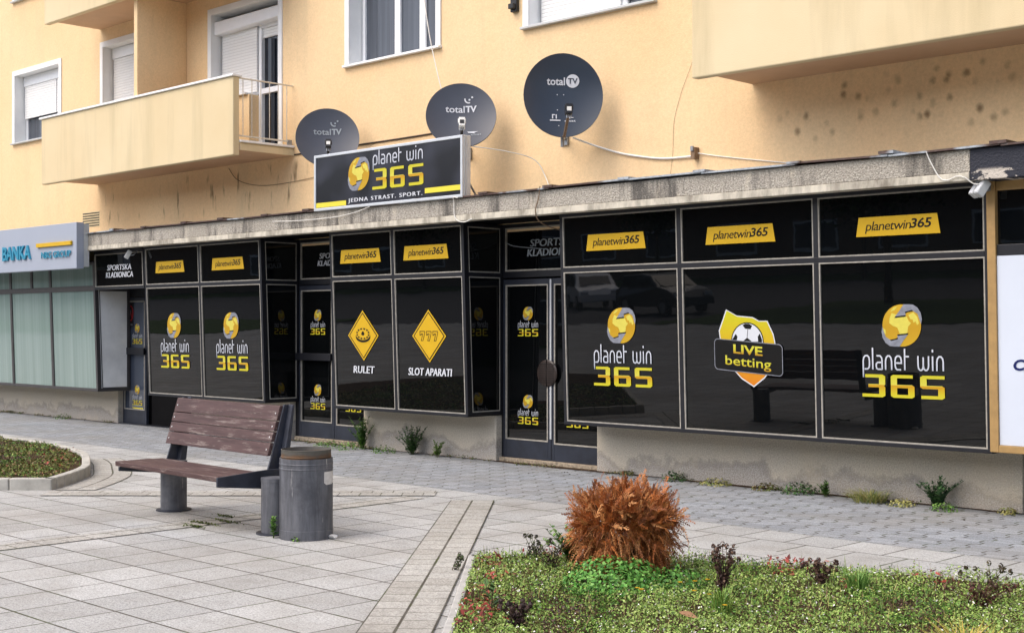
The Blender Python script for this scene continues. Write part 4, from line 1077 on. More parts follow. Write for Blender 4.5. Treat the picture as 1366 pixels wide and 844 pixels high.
def tv_circle(D):
    D.text('total', -.075, .165, .20, .085, 'letter_white', .003, .02); D.disc(.108, .168, .072, .072, 'letter_white', .003, 32); D.text('TV', .108, .168, .105, .06, 'dish_dark', .009, .02)
    for a, b in ((-.06, .02), (.01, .02), (-.06, -.15), (-.05, -.33), (.03, -.33)): D.disc(a, b, .006, .006, 'letter_white', .003, 8)
    D.stroke([(-.115, -.25), (-.115, -.205), (-.09, -.205)], .012, 'letter_white', .003); D.stroke([(-.075, -.2), (-.075, -.25)], .012, 'letter_white', .003); D.poly([(-.145, -.275), (-.03, -.275), (-.03, -.262), (-.145, -.262)], 'letter_white', .003)
    D.poly([(.05, -.22), (.12, -.235), (.05, -.25)], 'letter_white', .003); D.text('elsat', .075, -.272, .12, .026, 'letter_white', .003)
dish('grey satellite dish farthest left, its lower right edge behind the black sign box', (-13.93, 10.75, 4.035), 0, .405, .41, 19, 0, 'dish', tv_plain('letter_dim'), False, .36, -.29)
dish('grey satellite dish with a white feed horn behind right end of the black sign box', (-11.41, 10.75, 4.045), 0, .405, .41, 19, 0, 'dish', tv_small, True, .36, -.30)
dish('largest dark blue satellite dish, with a white circle around TV, right of the sign box', (-9.80, 10.75, 4.085), 0, .425, .455, 5, 6, 'dish_dark', tv_circle, False, .42, -.27)

# ------------------------------------------------------------------ cables and small lamps
def cable(label, pts, r, k='cable', name='cable'):
    P = [tuple(q) for q in pts]; out = []
    for i in range(len(P) - 1):
        p0 = Vector(P[max(i - 1, 0)]); p1 = Vector(P[i]); p2 = Vector(P[i + 1]); p3 = Vector(P[min(i + 2, len(P) - 1)])
        for j in range(7):
            t_ = j / 7
            out.append(0.5 * ((2 * p1) + (-p0 + p2) * t_ + (2 * p0 - 5 * p1 + 4 * p2 - p3) * t_ * t_ + (-p0 + 3 * p1 - 3 * p2 + p3) * t_ ** 3))
    out.append(Vector(P[-1]))
    return tag(MB().tube(out, r, k, 6).build(name), label, 'cable')
cable('thin white cable hanging from above past the sash window down to the sign box', [(-12.62, 11.1, 7.2), (-12.42, 11.0, 6.1), (-12.2, 10.95, 5.2), (-12.02, 10.92, 4.68), (-11.80, 10.88, 4.1), (-11.63, 10.6, 3.78), (-11.6, 10.42, 3.74)], .0065)
cable('white cable bundle sagging from the largest dish to a small clip on the wall', [(-9.98, 11.1, 3.68), (-9.83, 11.26, 3.60), (-9.5, 11.28, 3.49), (-9.2, 11.285, 3.42), (-8.85, 11.285, 3.365), (-8.44, 11.28, 3.355)], .012)
cable('thin cable running right from the wall clip down to the canopy', [(-8.42, 11.28, 3.385), (-8.1, 11.29, 3.32), (-7.6, 11.29, 3.235), (-7.1, 11.28, 3.15), (-6.9, 11.25, 3.09)], .006)
cable('thin cable curling from right end of the sign box down the wall to the canopy', [(-10.98, 10.52, 3.62), (-10.8, 10.9, 3.58), (-10.66, 11.2, 3.5), (-10.55, 11.27, 3.3), (-10.4, 11.2, 3.08)], .006)
cable('short white cable hanging over the canopy edge below the sign box', [(-11.02, 10.33, 3.03), (-11.1, 10.34, 3.04), (-11.13, 10.375, 2.98), (-11.12, 10.375, 2.84), (-11.06, 10.375, 2.775), (-10.95, 10.38, 2.76), (-10.85, 10.39, 2.79)], .006)
cable('brown cable dangling from the canopy in front of the right entrance', [(-9.78, 10.36, 3.07), (-9.81, 10.37, 2.95), (-9.86, 10.375, 2.8), (-9.86, 10.5, 2.68), (-9.80, 10.9, 2.6)], .006, 'rusty')
cable('loose white wires hanging over the right entrance transom', [(-11.2, 11.27, 2.58), (-11.05, 11.25, 2.53), (-10.8, 11.26, 2.50), (-10.6, 11.27, 2.48)], .005, 'letter_dim')
cable('white cable looping along the canopy to the small floodlight at right', [(-5.38, 10.36, 3.04), (-5.35, 10.37, 2.96), (-5.27, 10.375, 2.82), (-5.2, 10.375, 2.79), (-5.12, 10.375, 2.815), (-5.05, 10.375, 2.80), (-4.99, 10.4, 2.75), (-4.93, 10.42, 2.74)], .005)
cable('white wire lying along the canopy below the sign box', [(-14.6, 10.37, 2.96), (-14.0, 10.372, 2.94), (-13.3, 10.372, 2.945), (-12.9, 10.372, 2.98), (-12.6, 10.36, 3.03)], .005)
cable('dark joint line along the wall from the balcony slab behind the dishes', [(-15.38, 11.29, 3.985), (-14.4, 11.292, 3.992), (-13.2, 11.29, 3.99), (-12.15, 11.292, 3.998)], .011, 'crack')  # tube added to draw the dark joint line of the wall
cable('thin dark cable sagging across the wall under the left balcony', [(-17.0, 11.285, 3.93), (-16.8, 11.29, 3.75), (-16.4, 11.29, 3.64), (-15.9, 11.29, 3.6), (-15.2, 11.29, 3.62), (-14.6, 11.29, 3.66), (-14.2, 11.29, 3.7)], .004, 'rusty')
cable('fine dark crack-like wire running down the wall beside the right balcony', [(-8.42, 11.294, 4.5), (-8.5, 11.294, 4.3), (-8.62, 11.294, 4.05), (-8.72, 11.294, 3.75), (-8.74, 11.294, 3.4), (-8.78, 11.294, 3.15)], .0013, 'crack')
cp = MB().box(-8.45, -8.40, 11.22, 11.298, 3.32, 3.44, 'rusty').box(-8.44, -8.41, 11.2, 11.225, 3.40, 3.45, 'galv')
tag(cp.build('cable_clip'), 'rusty metal clip on the wall where white cables meet', 'bracket')

def floodlight(label, pos, tilt, s=1.0, double=True):
    t = thing('floodlight', label, 'lamp', pos)
    p = Vector(pos); q = Euler((R(tilt), 0, R(-30))).to_matrix()
    def T(x, y, z): return p + q @ Vector((x * s, y * s, z * s))
    hs = MB()
    for dx in ((-.055, .035) if double else (0,)):
        hs.prism([(dx - .035, -.09), (dx + .035, -.09), (dx + .035, .09), (dx - .035, .09)], -.09, .0, 'sill_metal', T)
    sub('housing', hs, t, bevel=.006)
    gl = MB()
    for dx in ((-.055, .035) if double else (0,)): gl.box(dx - .028, dx + .028, -.094, -.0905, -.08, .08, 'lamp_clear', T)
    sub('lens', gl, t)
    sub('arm', MB().tube([T(0, 0, .0), T(0, .05, .05), p + Vector((0, .16 * s, .1 * s))], .012 * s, 'galv'), t)
    return t
floodlight('small twin floodlight at top of the tan post below the canopy', (-4.94, 10.48, 2.69), -35, .78)
floodlight('tiny black-lensed floodlight over the transom of the left entrance', (-18.50, 10.52, 2.66), -30, .75, False)

# ------------------------------------------------------------------ bench and bin
bc = Vector((-9.5, 6.2, 0)); ba = R(-2.5); ca, sa = math.cos(ba), math.sin(ba)
def BT(x, y, z): return (bc.x + ca * x - sa * y, bc.y + sa * x + ca * y, z)
t = thing('park_bench', 'brown slatted bench with steel side plates on two grey posts', 'bench', bc)
rb = random.Random(5)
def plank(x0, x1, prof_y0, prof_y1, z0, z1, tiltf=None):
    mb = MB()
    n = 10
    for i in range(1): mb.box(x0, x1, prof_y0, prof_y1, z0, z1, 'wood', tiltf or BT)
    return mb
for i in range(4):
    y0 = -.47 + i * .112; sub('seat_slat', plank(-.875 + rb.uniform(-.004, .004), .775, y0, y0 + .107, .412 + rb.uniform(-.002, .002), .452 + rb.uniform(-.002, .002)), t, bevel=.006)
lt = math.tan(R(17))
def BK(x, y, z): return BT(x, .05 + (z - .57) * lt + y, z)
for z0, z1 in ((.848, .965), (.765, .842), (.682, .760), (.575, .676)):
    b_ = sub('back_slat', plank(-.905 + rb.uniform(-.004, .004), .715, -.035, .0, z0, z1, BK), t, bevel=.005)
    bl = MB()
    for x_ in (-.865, .685):
        c_ = [BK(x_ + .007 * math.cos(k * math.pi / 4), -.039, (z0 + z1) / 2 + .007 * math.sin(k * math.pi / 4)) for k in range(8)]
        bl.face(c_, 'bolt')
    sub('bolt', bl, b_)
for x_ in (-.84, .745):
    pl = MB()
    def yz(poly, xa, xb): 
        n_ = len(poly); v_ = [BT(xa, a, b) for a, b in poly] + [BT(xb, a, b) for a, b in poly]
        pl.solid(v_, [tuple(range(n_)), tuple(range(2 * n_ - 1, n_ - 1, -1))] + [(i, i + n_, (i + 1) % n_ + n_, (i + 1) % n_) for i in range(n_)], 'plate_steel')
    s_ = .012
    yz([(-.47, .375), (-.47, .448 if x_ > 0 else .41), (-.03, .478 if x_ > 0 else .41), (.14, .478 if x_ > 0 else .44), (.14, .34), (-.04, .33)], x_ + .025, x_ + .045)
    yz([(.0, .43), (.14, .43), (.215, .975), (.165, .975), (.045, .56)], x_ - .03, x_ - .012)
    yz([(.10, .43), (.16, .43), (.225, .975), (.205, .975)], x_ - .03, x_ + .045)
    sub('side_plate', pl, t, bevel=.003)
for x_, y_ in ((-.79, .035), (.925, -.04)):
    c_ = BT(x_, y_, 0)
    po = sub('post', MB().lathe([(.112, 0), (.112, .40), (.114, .402), (.114, .43), (.02, .434)], c_, 'zinc', 36, False, True), t, smooth=True)
    po.modifiers.new('edges', 'EDGE_SPLIT').split_angle = R(40)
    sub('base_ring', MB().lathe([(.15, 0.001), (.15, .012), (.112, .014)], c_, 'plate_steel', 30, False, False), po)

bp = Vector((-8.25, 6.165, 0))
t = thing('litter_bin', 'round grey metal litter bin with rusty inner rim beside the bench', 'bin', bp)
bd_ = sub('body', MB().lathe([(.201, .0), (.203, .07), (.2, .072), (.2, .52), (.203, .523), (.203, .53), (.2, .533), (.2, .555), (.203, .558), (.203, .565), (.2, .568), (.2, .603), (.188, .603), (.188, .2)], bp, 'zinc', 56, True, False), t, smooth=True)
bd_.modifiers.new('edges', 'EDGE_SPLIT').split_angle = R(30)
ln_ = sub('liner', MB().lathe([(.186, .45), (.187, .612), (.192, .615), (.187, .62), (.187, .662), (.19, .668), (.184, .67), (.181, .66), (.180, .06), (.01, .06)], bp, 'liner', 56, False, True), t, smooth=True)
ln_.modifiers.new('edges', 'EDGE_SPLIT').split_angle = R(30)
st = MB(); zs = [.41, .425, .46, .5, .507]; an = [R(a) for a in (4, 10, 18, 26, 34, 42)]
for i in range(4):
    for j in range(5):
        jit = [0, 0, 0, 0]
        q = [(an[j] + (.03 if (j == 0 and i in (0, 3)) else 0), zs[i] + (.012 if (i == 0 and j in (0, 4)) else 0)), (an[j + 1], zs[i]), (an[j + 1], zs[i + 1]), (an[j], zs[i + 1])]
        st.face([(bp.x + .2025 * math.cos(a), bp.y + .2025 * math.sin(a), z) for a, z in q], 'paper')
sub('paper_label', st, bd_)
def crumple(name, label, cat, c, r, k, flat=.5, seed=1):
    rr_ = random.Random(seed); bm = bmesh.new(); bmesh.ops.create_icosphere(bm, subdivisions=2, radius=r)
    for v in bm.verts: v.co *= rr_.uniform(.6, 1.15); v.co.z = max(-r * .3, v.co.z * flat)
    me = bpy.data.meshes.new(name); bm.to_mesh(me); bm.free(); me.materials.append(M[k])
    o = bpy.data.objects.new(name, me); o.location = (c[0], c[1], c[2] + r * .3); COL.objects.link(o); return tag(o, label, cat)
crumple('crumpled_paper', 'small crumpled white paper on the paving right of the bin', 'litter', (-8.07, 6.27, 0.0), .045, 'paper', .5, 4)
crumple('pebble', 'small dark lump on the paving behind the bench', 'stone', (-11.35, 8.05, 0.0), .035, 'handle', .8, 6)

# ------------------------------------------------------------------ planted beds
def poly_fill(name, pts, z, k): return sheet(name, [tuple(p) for p in pts], z, k)
def kerb(name, label, pts, w, z0, z1, k, joints=1.0):
    """kerb stones following a line, inner side to the left of the direction of travel"""
    P = [Vector(p) for p in pts]; I = offset_line(P, w); mb = MB()
    for i in range(len(P) - 1):
        a, b, c, d = P[i], P[i + 1], I[i + 1], I[i]
        g = (b - a).normalized() * .003
        mb.solid([(*(a + g), z0), (*(b - g), z0), (*(c - g), z0), (*(d + g), z0), (*(a + g), z1), (*(b - g), z1), (*(c - g), z1), (*(d + g), z1)],
                 [(0, 3, 2, 1), (4, 5, 6, 7), (0, 1, 5, 4), (1, 2, 6, 5), (2, 3, 7, 6), (3, 0, 4, 7)], k)
    o = mb.build(name, bevel=.012); return struct(o)
def resample(pts, step):
    P = [Vector(p) for p in pts]; out = [P[0]]; need = step
    for i in range(len(P) - 1):
        a, b = P[i], P[i + 1]; L = (b - a).length; s = 0
        while L - s >= need: s += need; out.append(a + (b - a) * (s / L)); need = step
        need -= (L - s)
    if (out[-1] - P[-1]).length > .1: out.append(P[-1])
    return out
# right bed (the near one)
RB_line = [(-2.6, 1.9), (-5.06, 4.62), (-6.74, 6.42)] 
RB_curve = smooth_curve([(-6.74, 6.42), (-6.40, 6.84), (-5.40, 7.42), (-4.92, 7.70), (-4.26, 7.93), (-3.6, 8.12), (-2.4, 8.3), (-1.0, 8.3), (0.5, 7.9)], 4)
RBP = [Vector(p) for p in RB_line[:-1]] + RB_curve
bed_poly_R = [tuple(p) for p in RBP] + [(1.5, 6.0), (1.5, 3.2), (0.4, 1.9)]
# inner side lies to the right of travel (clockwise), so walk the line backwards for the kerb
kerb('bed_kerb', '', resample(RB_line[::-1], 1.0), .06, -.05, .022, 'kerb_white')
kerb('bed_kerb', '', resample(list(reversed(RB_curve)), .5), .075, -.05, .022, 'kerb_white')
poly_fill('planter_soil', bed_poly_R, .012, 'soil')
# left bed with an upstanding kerb
LB = smooth_curve([(-12.37, 6.19), (-12.72, 6.58), (-13.2, 7.02), (-13.82, 7.37), (-14.6, 7.75), (-15.6, 8.02), (-17.0, 8.15), (-19.5, 8.15)], 3)
LBs = [(-16.2, 2.36), (-12.37, 6.19)]
kerb('bed_kerb', '', resample(LBs, 1.0), .09, -.05, .115, 'kerb')
kerb('bed_kerb', '', LB, .09, -.05, .115, 'kerb')
bed_poly_L = [LBs[0], LBs[1]] + [tuple(p) for p in LB[1:]] + [(-20, 7.8), (-20.5, 5), (-18.5, 2.6)]
poly_fill('planter_soil', [tuple(Vector(p) * 1.0) for p in bed_poly_L], .085, 'soil')
# arcs of beige pavers round the left bed
def arc_out(d): return offset_line([Vector(p) for p in LB[:14]], -d)
curved_band([tuple(p) for p in arc_out(.03)], [tuple(p) for p in arc_out(.43)], .006)

# leaves --------------------------------------------------------------
def leaf_mesh(name, C, A, Bv, tint, k='leaf', fold=None):
    """diamond leaves: centre C, half length A, half width Bv (n x 3 arrays)"""
    n = len(C); V = np.empty((n, 4, 3), np.float32)
    V[:, 0] = C - A; V[:, 1] = C + Bv; V[:, 2] = C + A; V[:, 3] = C - Bv
    return quads(name, V, tint, k)
def quads(name, V, tint, k='leaf'):
    n = len(V); me = bpy.data.meshes.new(name)
    me.vertices.add(n * 4); me.loops.add(n * 4); me.polygons.add(n)
    me.vertices.foreach_set('co', V.reshape(-1).astype(np.float32))
    me.loops.foreach_set('vertex_index', np.arange(n * 4, dtype=np.int32))
    me.polygons.foreach_set('loop_start', np.arange(n, dtype=np.int32) * 4)
    me.polygons.foreach_set('loop_total', np.full(n, 4, np.int32))
    at = me.color_attributes.new('tint', 'FLOAT_COLOR', 'POINT')
    col = np.ones((n, 4, 4), np.float32); col[:, :, :3] = tint[:, None, :]
    at.data.foreach_set('color', col.reshape(-1))
    me.update(calc_edges=True); me.validate()
    me.materials.append(M[k])
    o = bpy.data.objects.new(name, me); COL.objects.link(o); return o
def unit(v): return v / np.maximum(1e-6, np.linalg.norm(v, axis=1, keepdims=True))
def rand_leaves(P, N_, size, asp, jitter):
    """leaf axes for points P with outward normals N_"""
    n = len(P); nr = unit(N_ + rng.normal(0, jitter, (n, 3)))
    t1 = unit(np.cross(nr, rng.normal(0, 1, (n, 3)))); t2 = np.cross(nr, t1)
    s = size * rng.uniform(.6, 1.3, (n, 1)); return t1 * s, t2 * s * asp
def tints(n, cols, wts, var=.22):
    c = np.array([lin(q) for q in cols], np.float32); w = np.array(wts, float); w /= w.sum()
    i = rng.choice(len(cols), n, p=w); return np.clip(c[i] * rng.uniform(1 - var, 1 + var, (n, 1)), 0, 1).astype(np.float32)
def in_poly(x, y, poly):
    ins = np.zeros(len(x), bool); n = len(poly); j = n - 1
    for i in range(n):
        xi, yi = poly[i][0], poly[i][1]; xj, yj = poly[j][0], poly[j][1]
        c = ((yi > y) != (yj > y)) & (x < (xj - xi) * (y - yi) / (yj - yi + 1e-12) + xi); ins ^= c; j = i
    return ins
def ground_cover(name, poly, z0, ncush, per, leaf, colsets, box, hs=1.0):
    Cs, As, Bs, Ts = [], [], [], []
    x = rng.uniform(box[0], box[1], ncush * 3); y = rng.uniform(box[2], box[3], ncush * 3)
    ok = in_poly(x, y, poly); x = x[ok][:ncush]; y = y[ok][:ncush]
    for cx, cy in zip(x, y):
        r = rng.uniform(.04, .14); h = rng.uniform(.015, .085) * hs * (1.0 + .45 * math.sin(cx * 3.1 + cy * 1.7))
        patch = math.sin(cx * 2.3 + 1.1) * math.cos(cy * 2.9 - .4) + math.sin(cx * 5.1 + cy * 4.3) * .6 + rng.normal(0, .45)
        cs = colsets[0] if patch > -.55 else (colsets[1] if patch > -1.25 else colsets[2])
        n = int(per * (r / .1) ** 1.6)
        a = rng.uniform(0, 2 * np.pi, n); q = np.sqrt(rng.uniform(0, 1, n))
        el = np.sqrt(np.maximum(0, 1 - q * q))
        depth = rng.uniform(.45, 1.05, n)
        P = np.stack([cx + r * q * np.cos(a), cy + r * q * np.sin(a), z0 + h * el * depth + rng.uniform(0, .012, n)], 1)
        ins = in_poly(P[:, 0], P[:, 1], poly)
        P = P[ins]; n = len(P)
        if n == 0: continue
        Nn = np.stack([q[ins] * np.cos(a[ins]) * .8, q[ins] * np.sin(a[ins]) * .8, np.full(n, .9)], 1)
        A, B_ = rand_leaves(P, Nn, leaf, .55, .55)
        Cs.append(P); As.append(A); Bs.append(B_); Ts.append(tints(n, *cs))
    nb = int(ncush * 2.2)
    bx, by = rng.uniform(box[0], box[1], nb), rng.uniform(box[2], box[3], nb); ok = in_poly(bx, by, poly); bx, by = bx[ok], by[ok]; nb = len(bx)
    hh = rng.uniform(.03, .10, nb) * hs; ang = rng.uniform(0, 2 * np.pi, nb); tl_ = rng.uniform(0, .6, nb)
    A = np.stack([np.cos(ang) * tl_ * hh, np.sin(ang) * tl_ * hh, hh], 1) * .5
    Cs.append(np.stack([bx, by, np.full(nb, z0)], 1) + A); As.append(A); Bs.append(np.stack([-np.sin(ang), np.cos(ang), np.zeros(nb)], 1) * .0028)
    Ts.append(tints(nb, [(128, 150, 74), (166, 160, 96), (120, 96, 70), (96, 122, 58)], [3, 2, 1.4, 3]))
    o = leaf_mesh(name, np.concatenate(Cs), np.concatenate(As), np.concatenate(Bs), np.concatenate(Ts))
    o['kind'] = 'stuff'; o['label'] = 'low green ground cover filling the flower bed'; return o
YG = ([(138, 164, 80), (164, 184, 104), (108, 142, 62), (112, 98, 74), (230, 230, 220)], [5, 3.6, 3, .8, .55])
MG = ([(84, 124, 46), (108, 146, 56), (64, 96, 40), (140, 150, 74)], [4, 3, 3, 1.5])
BR = ([(84, 66, 60), (58, 48, 48), (116, 92, 70), (120, 126, 64)], [3, 2, 2, 2])
inner_R = [tuple(p) for p in offset_line(RBP, -.045)] + [(1.5, 6.0), (1.5, 3.2), (.4, 1.9)]
gcR = ground_cover('ground_cover', inner_R, .012, 3700, 50, .0086, (YG, MG, BR), (-6.9, -1.2, 3.0, 8.4))
gcR['label'] = 'yellow green low ground cover with tiny white flowers filling the near right bed'
inner_L = [tuple(Vector(p)) for p in [(-16.1, 2.5), (-12.5, 6.19)] + [tuple(q) for q in offset_line([Vector(p) for p in LB], .1)[1:]] + [(-20, 7.8), (-20.5, 5), (-18.5, 2.6)]]
RDL = ([(112, 118, 56), (84, 100, 44), (126, 102, 66), (140, 86, 66)], [4, 4, 1.6, .3])
gcL = ground_cover('ground_cover', inner_L, .09, 1500, 30, .014, (RDL, MG, BR), (-19, -12.2, 4.0, 8.3), .6)
gcL['label'] = 'olive green and rusty ground cover in the kerbed bed at left'
def chips(name, label, spots, z0, n, poly):
    Cs = []
    for sx, sy, r in spots:
        k = int(n * r / .2); P = np.stack([rng.normal(sx, r * .5, k), rng.normal(sy, r * .5, k), z0 + rng.uniform(.02, .07, k)], 1); Cs.append(P)
    P = np.concatenate(Cs); P = P[in_poly(P[:, 0], P[:, 1], poly)]; k = len(P)
    A, B_ = rand_leaves(P, np.tile([0, 0, 1.0], (k, 1)), .019, .45, .45)
    o = leaf_mesh(name, P, A, B_, tints(k, [(146, 60, 52), (170, 80, 70), (104, 46, 44)], [3, 2, 3])); o['kind'] = 'stuff'; o['label'] = label; return o
chips('bark_mulch', 'red bark mulch showing along the near bed edge', [(-6.3, 6.72, .13), (-6.15, 6.75, .1), (-6.42, 6.3, .1), (-6.2, 6.15, .1), (-5.9, 5.85, .12), (-5.65, 5.55, .1), (-5.5, 5.3, .14), (-5.3, 5.1, .12), (-5.15, 4.95, .14), (-5.2, 5.15, .12), (-4.95, 7.55, .1), (-4.8, 7.55, .1), (-4.05, 7.75, .12), (-3.85, 7.7, .1), (-4.2, 7.2, .1), (-4.75, 7.3, .08)], .012, 60, inner_R)
chips('bark_mulch', 'red bark mulch showing along the left bed edge', [(-13.6, 6.9, .2), (-14.2, 7.3, .2), (-13.3, 6.6, .2), (-14.8, 7.5, .2)], .12, 16, inner_L)

# fronds of the dead conifer ------------------------------------------
def dead_shrub():
    t = thing('dead_shrub', 'rust brown dead conifer shrub standing in the near right bed', 'shrub', (-5.45, 6.55, .01))
    c = np.array([-5.45, 6.55, .0]); Q = []; T_ = []
    cols = np.array([lin(q) for q in [(182, 110, 58), (198, 130, 74), (158, 92, 48), (208, 150, 96), (132, 78, 44)]])
    nc = 460
    ca_ = rng.uniform(0, 2 * np.pi, nc); cu = rng.uniform(-.95, 1.0, nc)
    for q_ in range(nc):
        ct = rng.uniform(.62, 1.25); cdir = rng.normal(0, .3, 3); cdep = rng.uniform(.30, .75) if q_ % 4 == 0 else rng.uniform(.74, 1.10)
        for i in range(9):
            a = ca_[q_] + rng.normal(0, .16); u_ = float(np.clip(cu[q_] + rng.normal(0, .12), -1, 1))
            rr_ = math.sqrt(max(0, 1 - u_ * u_)) ** .7 if u_ > 0 else 1.0 - .32 * u_ * u_
            d = np.array([math.cos(a) * rr_, math.sin(a) * rr_, u_])
            depth = cdep * rng.uniform(.66, 1.06)
            L = rng.uniform(.05, .105) * (1.25 if u_ > .2 else 1.0)
            hub = c + np.array([0, 0, .33])
            wz = 1.0 if u_ > -.2 else 1.0 + .25 * (u_ + .2)
            p = hub + np.array([.325 * d[0] * wz, .325 * d[1] * wz, (.25 if u_ > 0 else .29) * u_]) * depth
            up = 1.0 if u_ > .3 else (.55 if u_ > -.05 else (.0 if u_ > -.4 else -.8))
            g = np.array([d[0] * .75, d[1] * .75, up]) + cdir + rng.normal(0, .36, 3); g /= np.linalg.norm(g)
            if p[2] + g[2] * L < .03: g[2] = abs(g[2]) * .1; g /= np.linalg.norm(g)
            side = np.cross(g, rng.normal(0, 1, 3)); side /= np.linalg.norm(side)
            col = cols[rng.integers(0, 5)] * rng.uniform(.8, 1.2) * ct
            nseg = 8; droop = -.06 if u_ < .15 else -.01
            for k in range(nseg):
                f = k / nseg; base = p + g * L * f + np.array([0, 0, droop * f * f]); w_ = .0022
                nx = p + g * L * (f + 1 / nseg) + np.array([0, 0, droop * (f + .12) ** 2])
                Q.append([base - side * w_, base + side * w_, nx + side * w_ * .7, nx - side * w_ * .7]); T_.append(col * .8)
                for sgn in (-1, 1):
                    l = L * .36 * (1 - .72 * f) * rng.uniform(.6, 1.25); dr = g * .8 + side * sgn * .6 + rng.normal(0, .2, 3); dr /= np.linalg.norm(dr)
                    e = base + dr * l; ww = np.cross(dr, np.cross(g, side)); ww = ww / np.linalg.norm(ww) * .0026
                    Q.append([base - ww * .6, base + dr * l * .45 - ww, e, base + dr * l * .45 + ww]); T_.append(col * rng.uniform(.8, 1.25))
    Vq = np.array(Q); o = quads('foliage', Vq, np.clip(np.array(T_), 0, 1).astype(np.float32)); o.parent = t; o.matrix_parent_inverse = WORLDLOC[t.name].inverted()
    br = MB(); rd = random.Random(2)
    for i in range(16):
        a = rd.uniform(0, 6.28); e = (c[0] + .24 * math.cos(a), c[1] + .24 * math.sin(a), rd.uniform(.25, .5))
        br.tube([(c[0], c[1], .0), (c[0] + .07 * math.cos(a), c[1] + .07 * math.sin(a), .14), e], [.014, .009, .003], 'bark', 6)
    sub('branches', br, t)
dead_shrub()

# small plants ----------------------------------------------------------
def plant(name, label, cat, pos, kind, h, r, cols, n=None, group=None):
    """kinds: leafy, stems, heads, grass, rosette"""
    C = np.array(pos, float); Q = []; T_ = []
    cl = [np.array(lin(q)) for q in cols]
    def addleaf(c, a, b, col): Q.append([c - a, c + b - a * .1, c + a, c - b - a * .1]); T_.append(np.clip(col * rng.uniform(.75, 1.25), 0, 1))
    def addstem(p0, p1, w, col):
        d = p1 - p0; s = np.cross(d, [.3, .2, 1.0]); s = s / (np.linalg.norm(s) + 1e-6) * w; s2 = np.cross(d, s); s2 = s2 / (np.linalg.norm(s2) + 1e-6) * w
        Q.append([p0 - s, p0 + s, p1 + s * .6, p1 - s * .6]); T_.append(col); Q.append([p0 - s2, p0 + s2, p1 + s2 * .6, p1 - s2 * .6]); T_.append(col)
    if kind == 'leafy':
        n = n or 240
        for i in range(n):
            d = rng.normal(0, 1, 3); d /= np.linalg.norm(d); d[2] = abs(d[2]); q = rng.uniform(.3, 1) ** .5
            p = C + d * np.array([r, r, h]) * q; nn = d + rng.normal(0, .5, 3) + [0, 0, .5]; nn /= np.linalg.norm(nn)
            t1 = np.cross(nn, rng.normal(0, 1, 3)); t1 /= np.linalg.norm(t1); t2 = np.cross(nn, t1); s = rng.uniform(.01, .018)
            addleaf(p, t1 * s, t2 * s * .62, cl[rng.integers(0, len(cl))])
    elif kind == 'grass':
        n = n or 90
        for i in range(n):
            a = rng.uniform(0, 6.28); q = rng.uniform(0, r * .5); p = C + [q * math.cos(a), q * math.sin(a), 0]
            hh = h * rng.uniform(.5, 1.1); bend = rng.uniform(.1, .9) * r; a2 = a + rng.normal(0, .6)
            m = p + [bend * .35 * math.cos(a2), bend * .35 * math.sin(a2), hh * .65]; e = p + [bend * math.cos(a2), bend * math.sin(a2), hh]
            w = np.array([-math.sin(a2), math.cos(a2), 0]) * .0035; col = cl[rng.integers(0, len(cl))]
            Q.append([p - w, p + w, m + w * .8, m - w * .8]); T_.append(col); Q.append([m - w * .8, m + w * .8, e + w * .1, e - w * .1]); T_.append(col)
    else:
        n = n or 9
        for i in range(n):
            a = rng.uniform(0, 6.28); lean_ = rng.uniform(.15, 1.0) * r; hh = h * rng.uniform(.6, 1.05)
            p0 = C + [rng.normal(0, .012), rng.normal(0, .012), 0]; pm = p0 + [lean_ * .4 * math.cos(a), lean_ * .4 * math.sin(a), hh * .55]; p1 = p0 + [lean_ * math.cos(a), lean_ * math.sin(a), hh]
            sc_ = cl[-1]; addstem(p0, pm, .003, sc_); addstem(pm, p1, .0025, sc_)
            if kind == 'stems':
                m_ = int(34 * hh / .25) + 10
                for j in range(m_):
                    f = rng.uniform(.1, 1.0); p = p0 + (pm - p0) * min(1, f * 2) if f < .5 else pm + (p1 - pm) * (f * 2 - 1)
                    a2 = rng.uniform(0, 6.28); d = np.array([math.cos(a2), math.sin(a2), rng.uniform(.1, .9)]); d /= np.linalg.norm(d); s = rng.uniform(.015, .028) * (1.25 - .6 * f)
                    b = np.cross(d, [0, 0, 1.0]); b = b / np.linalg.norm(b) * s * .55; addleaf(p + d * s, d * s, b, cl[rng.integers(0, max(1, len(cl) - 1))])
            elif kind == 'broad':
                for j in range(4):
                    f = rng.uniform(.15, .95); p = p0 + (p1 - p0) * f; a2 = j * 1.7 + rng.uniform(0, .8); d = np.array([math.cos(a2), math.sin(a2), rng.uniform(.3, 1.0)]); d /= np.linalg.norm(d); s = .045
                    b = np.cross(d, [0, 0, 1.0]); b = b / np.linalg.norm(b) * s * .36; addleaf(p + d * s, d * s, b, cl[0])
            elif kind == 'heads':
                for j in range(22):
                    d = rng.normal(0, 1, 3); d /= np.linalg.norm(d); s = rng.uniform(.006, .011)
                    t1 = np.cross(d, rng.normal(0, 1, 3)); t1 /= np.linalg.norm(t1); addleaf(p1 + d * np.array([.013, .013, .017]), t1 * s, np.cross(d, t1) * s * .7, cl[rng.integers(0, max(1, len(cl) - 1))])
                for j in range(8):
                    f = rng.uniform(.05, .7); p = p0 + (p1 - p0) * f; d = rng.normal(0, 1, 3); d /= np.linalg.norm(d); s = .012; t1 = np.cross(d, rng.normal(0, 1, 3)); t1 /= np.linalg.norm(t1); addleaf(p + d * .012, t1 * s, d * s * .6, cl[rng.integers(0, max(1, len(cl) - 1))])
    V = np.array(Q) - C
    o = quads(name, V, np.array(T_, np.float32)); o.location = tuple(C); return tag(o, label, cat, group)
BRN = [(84, 62, 54), (66, 48, 44), (104, 80, 64), (74, 52, 46)]
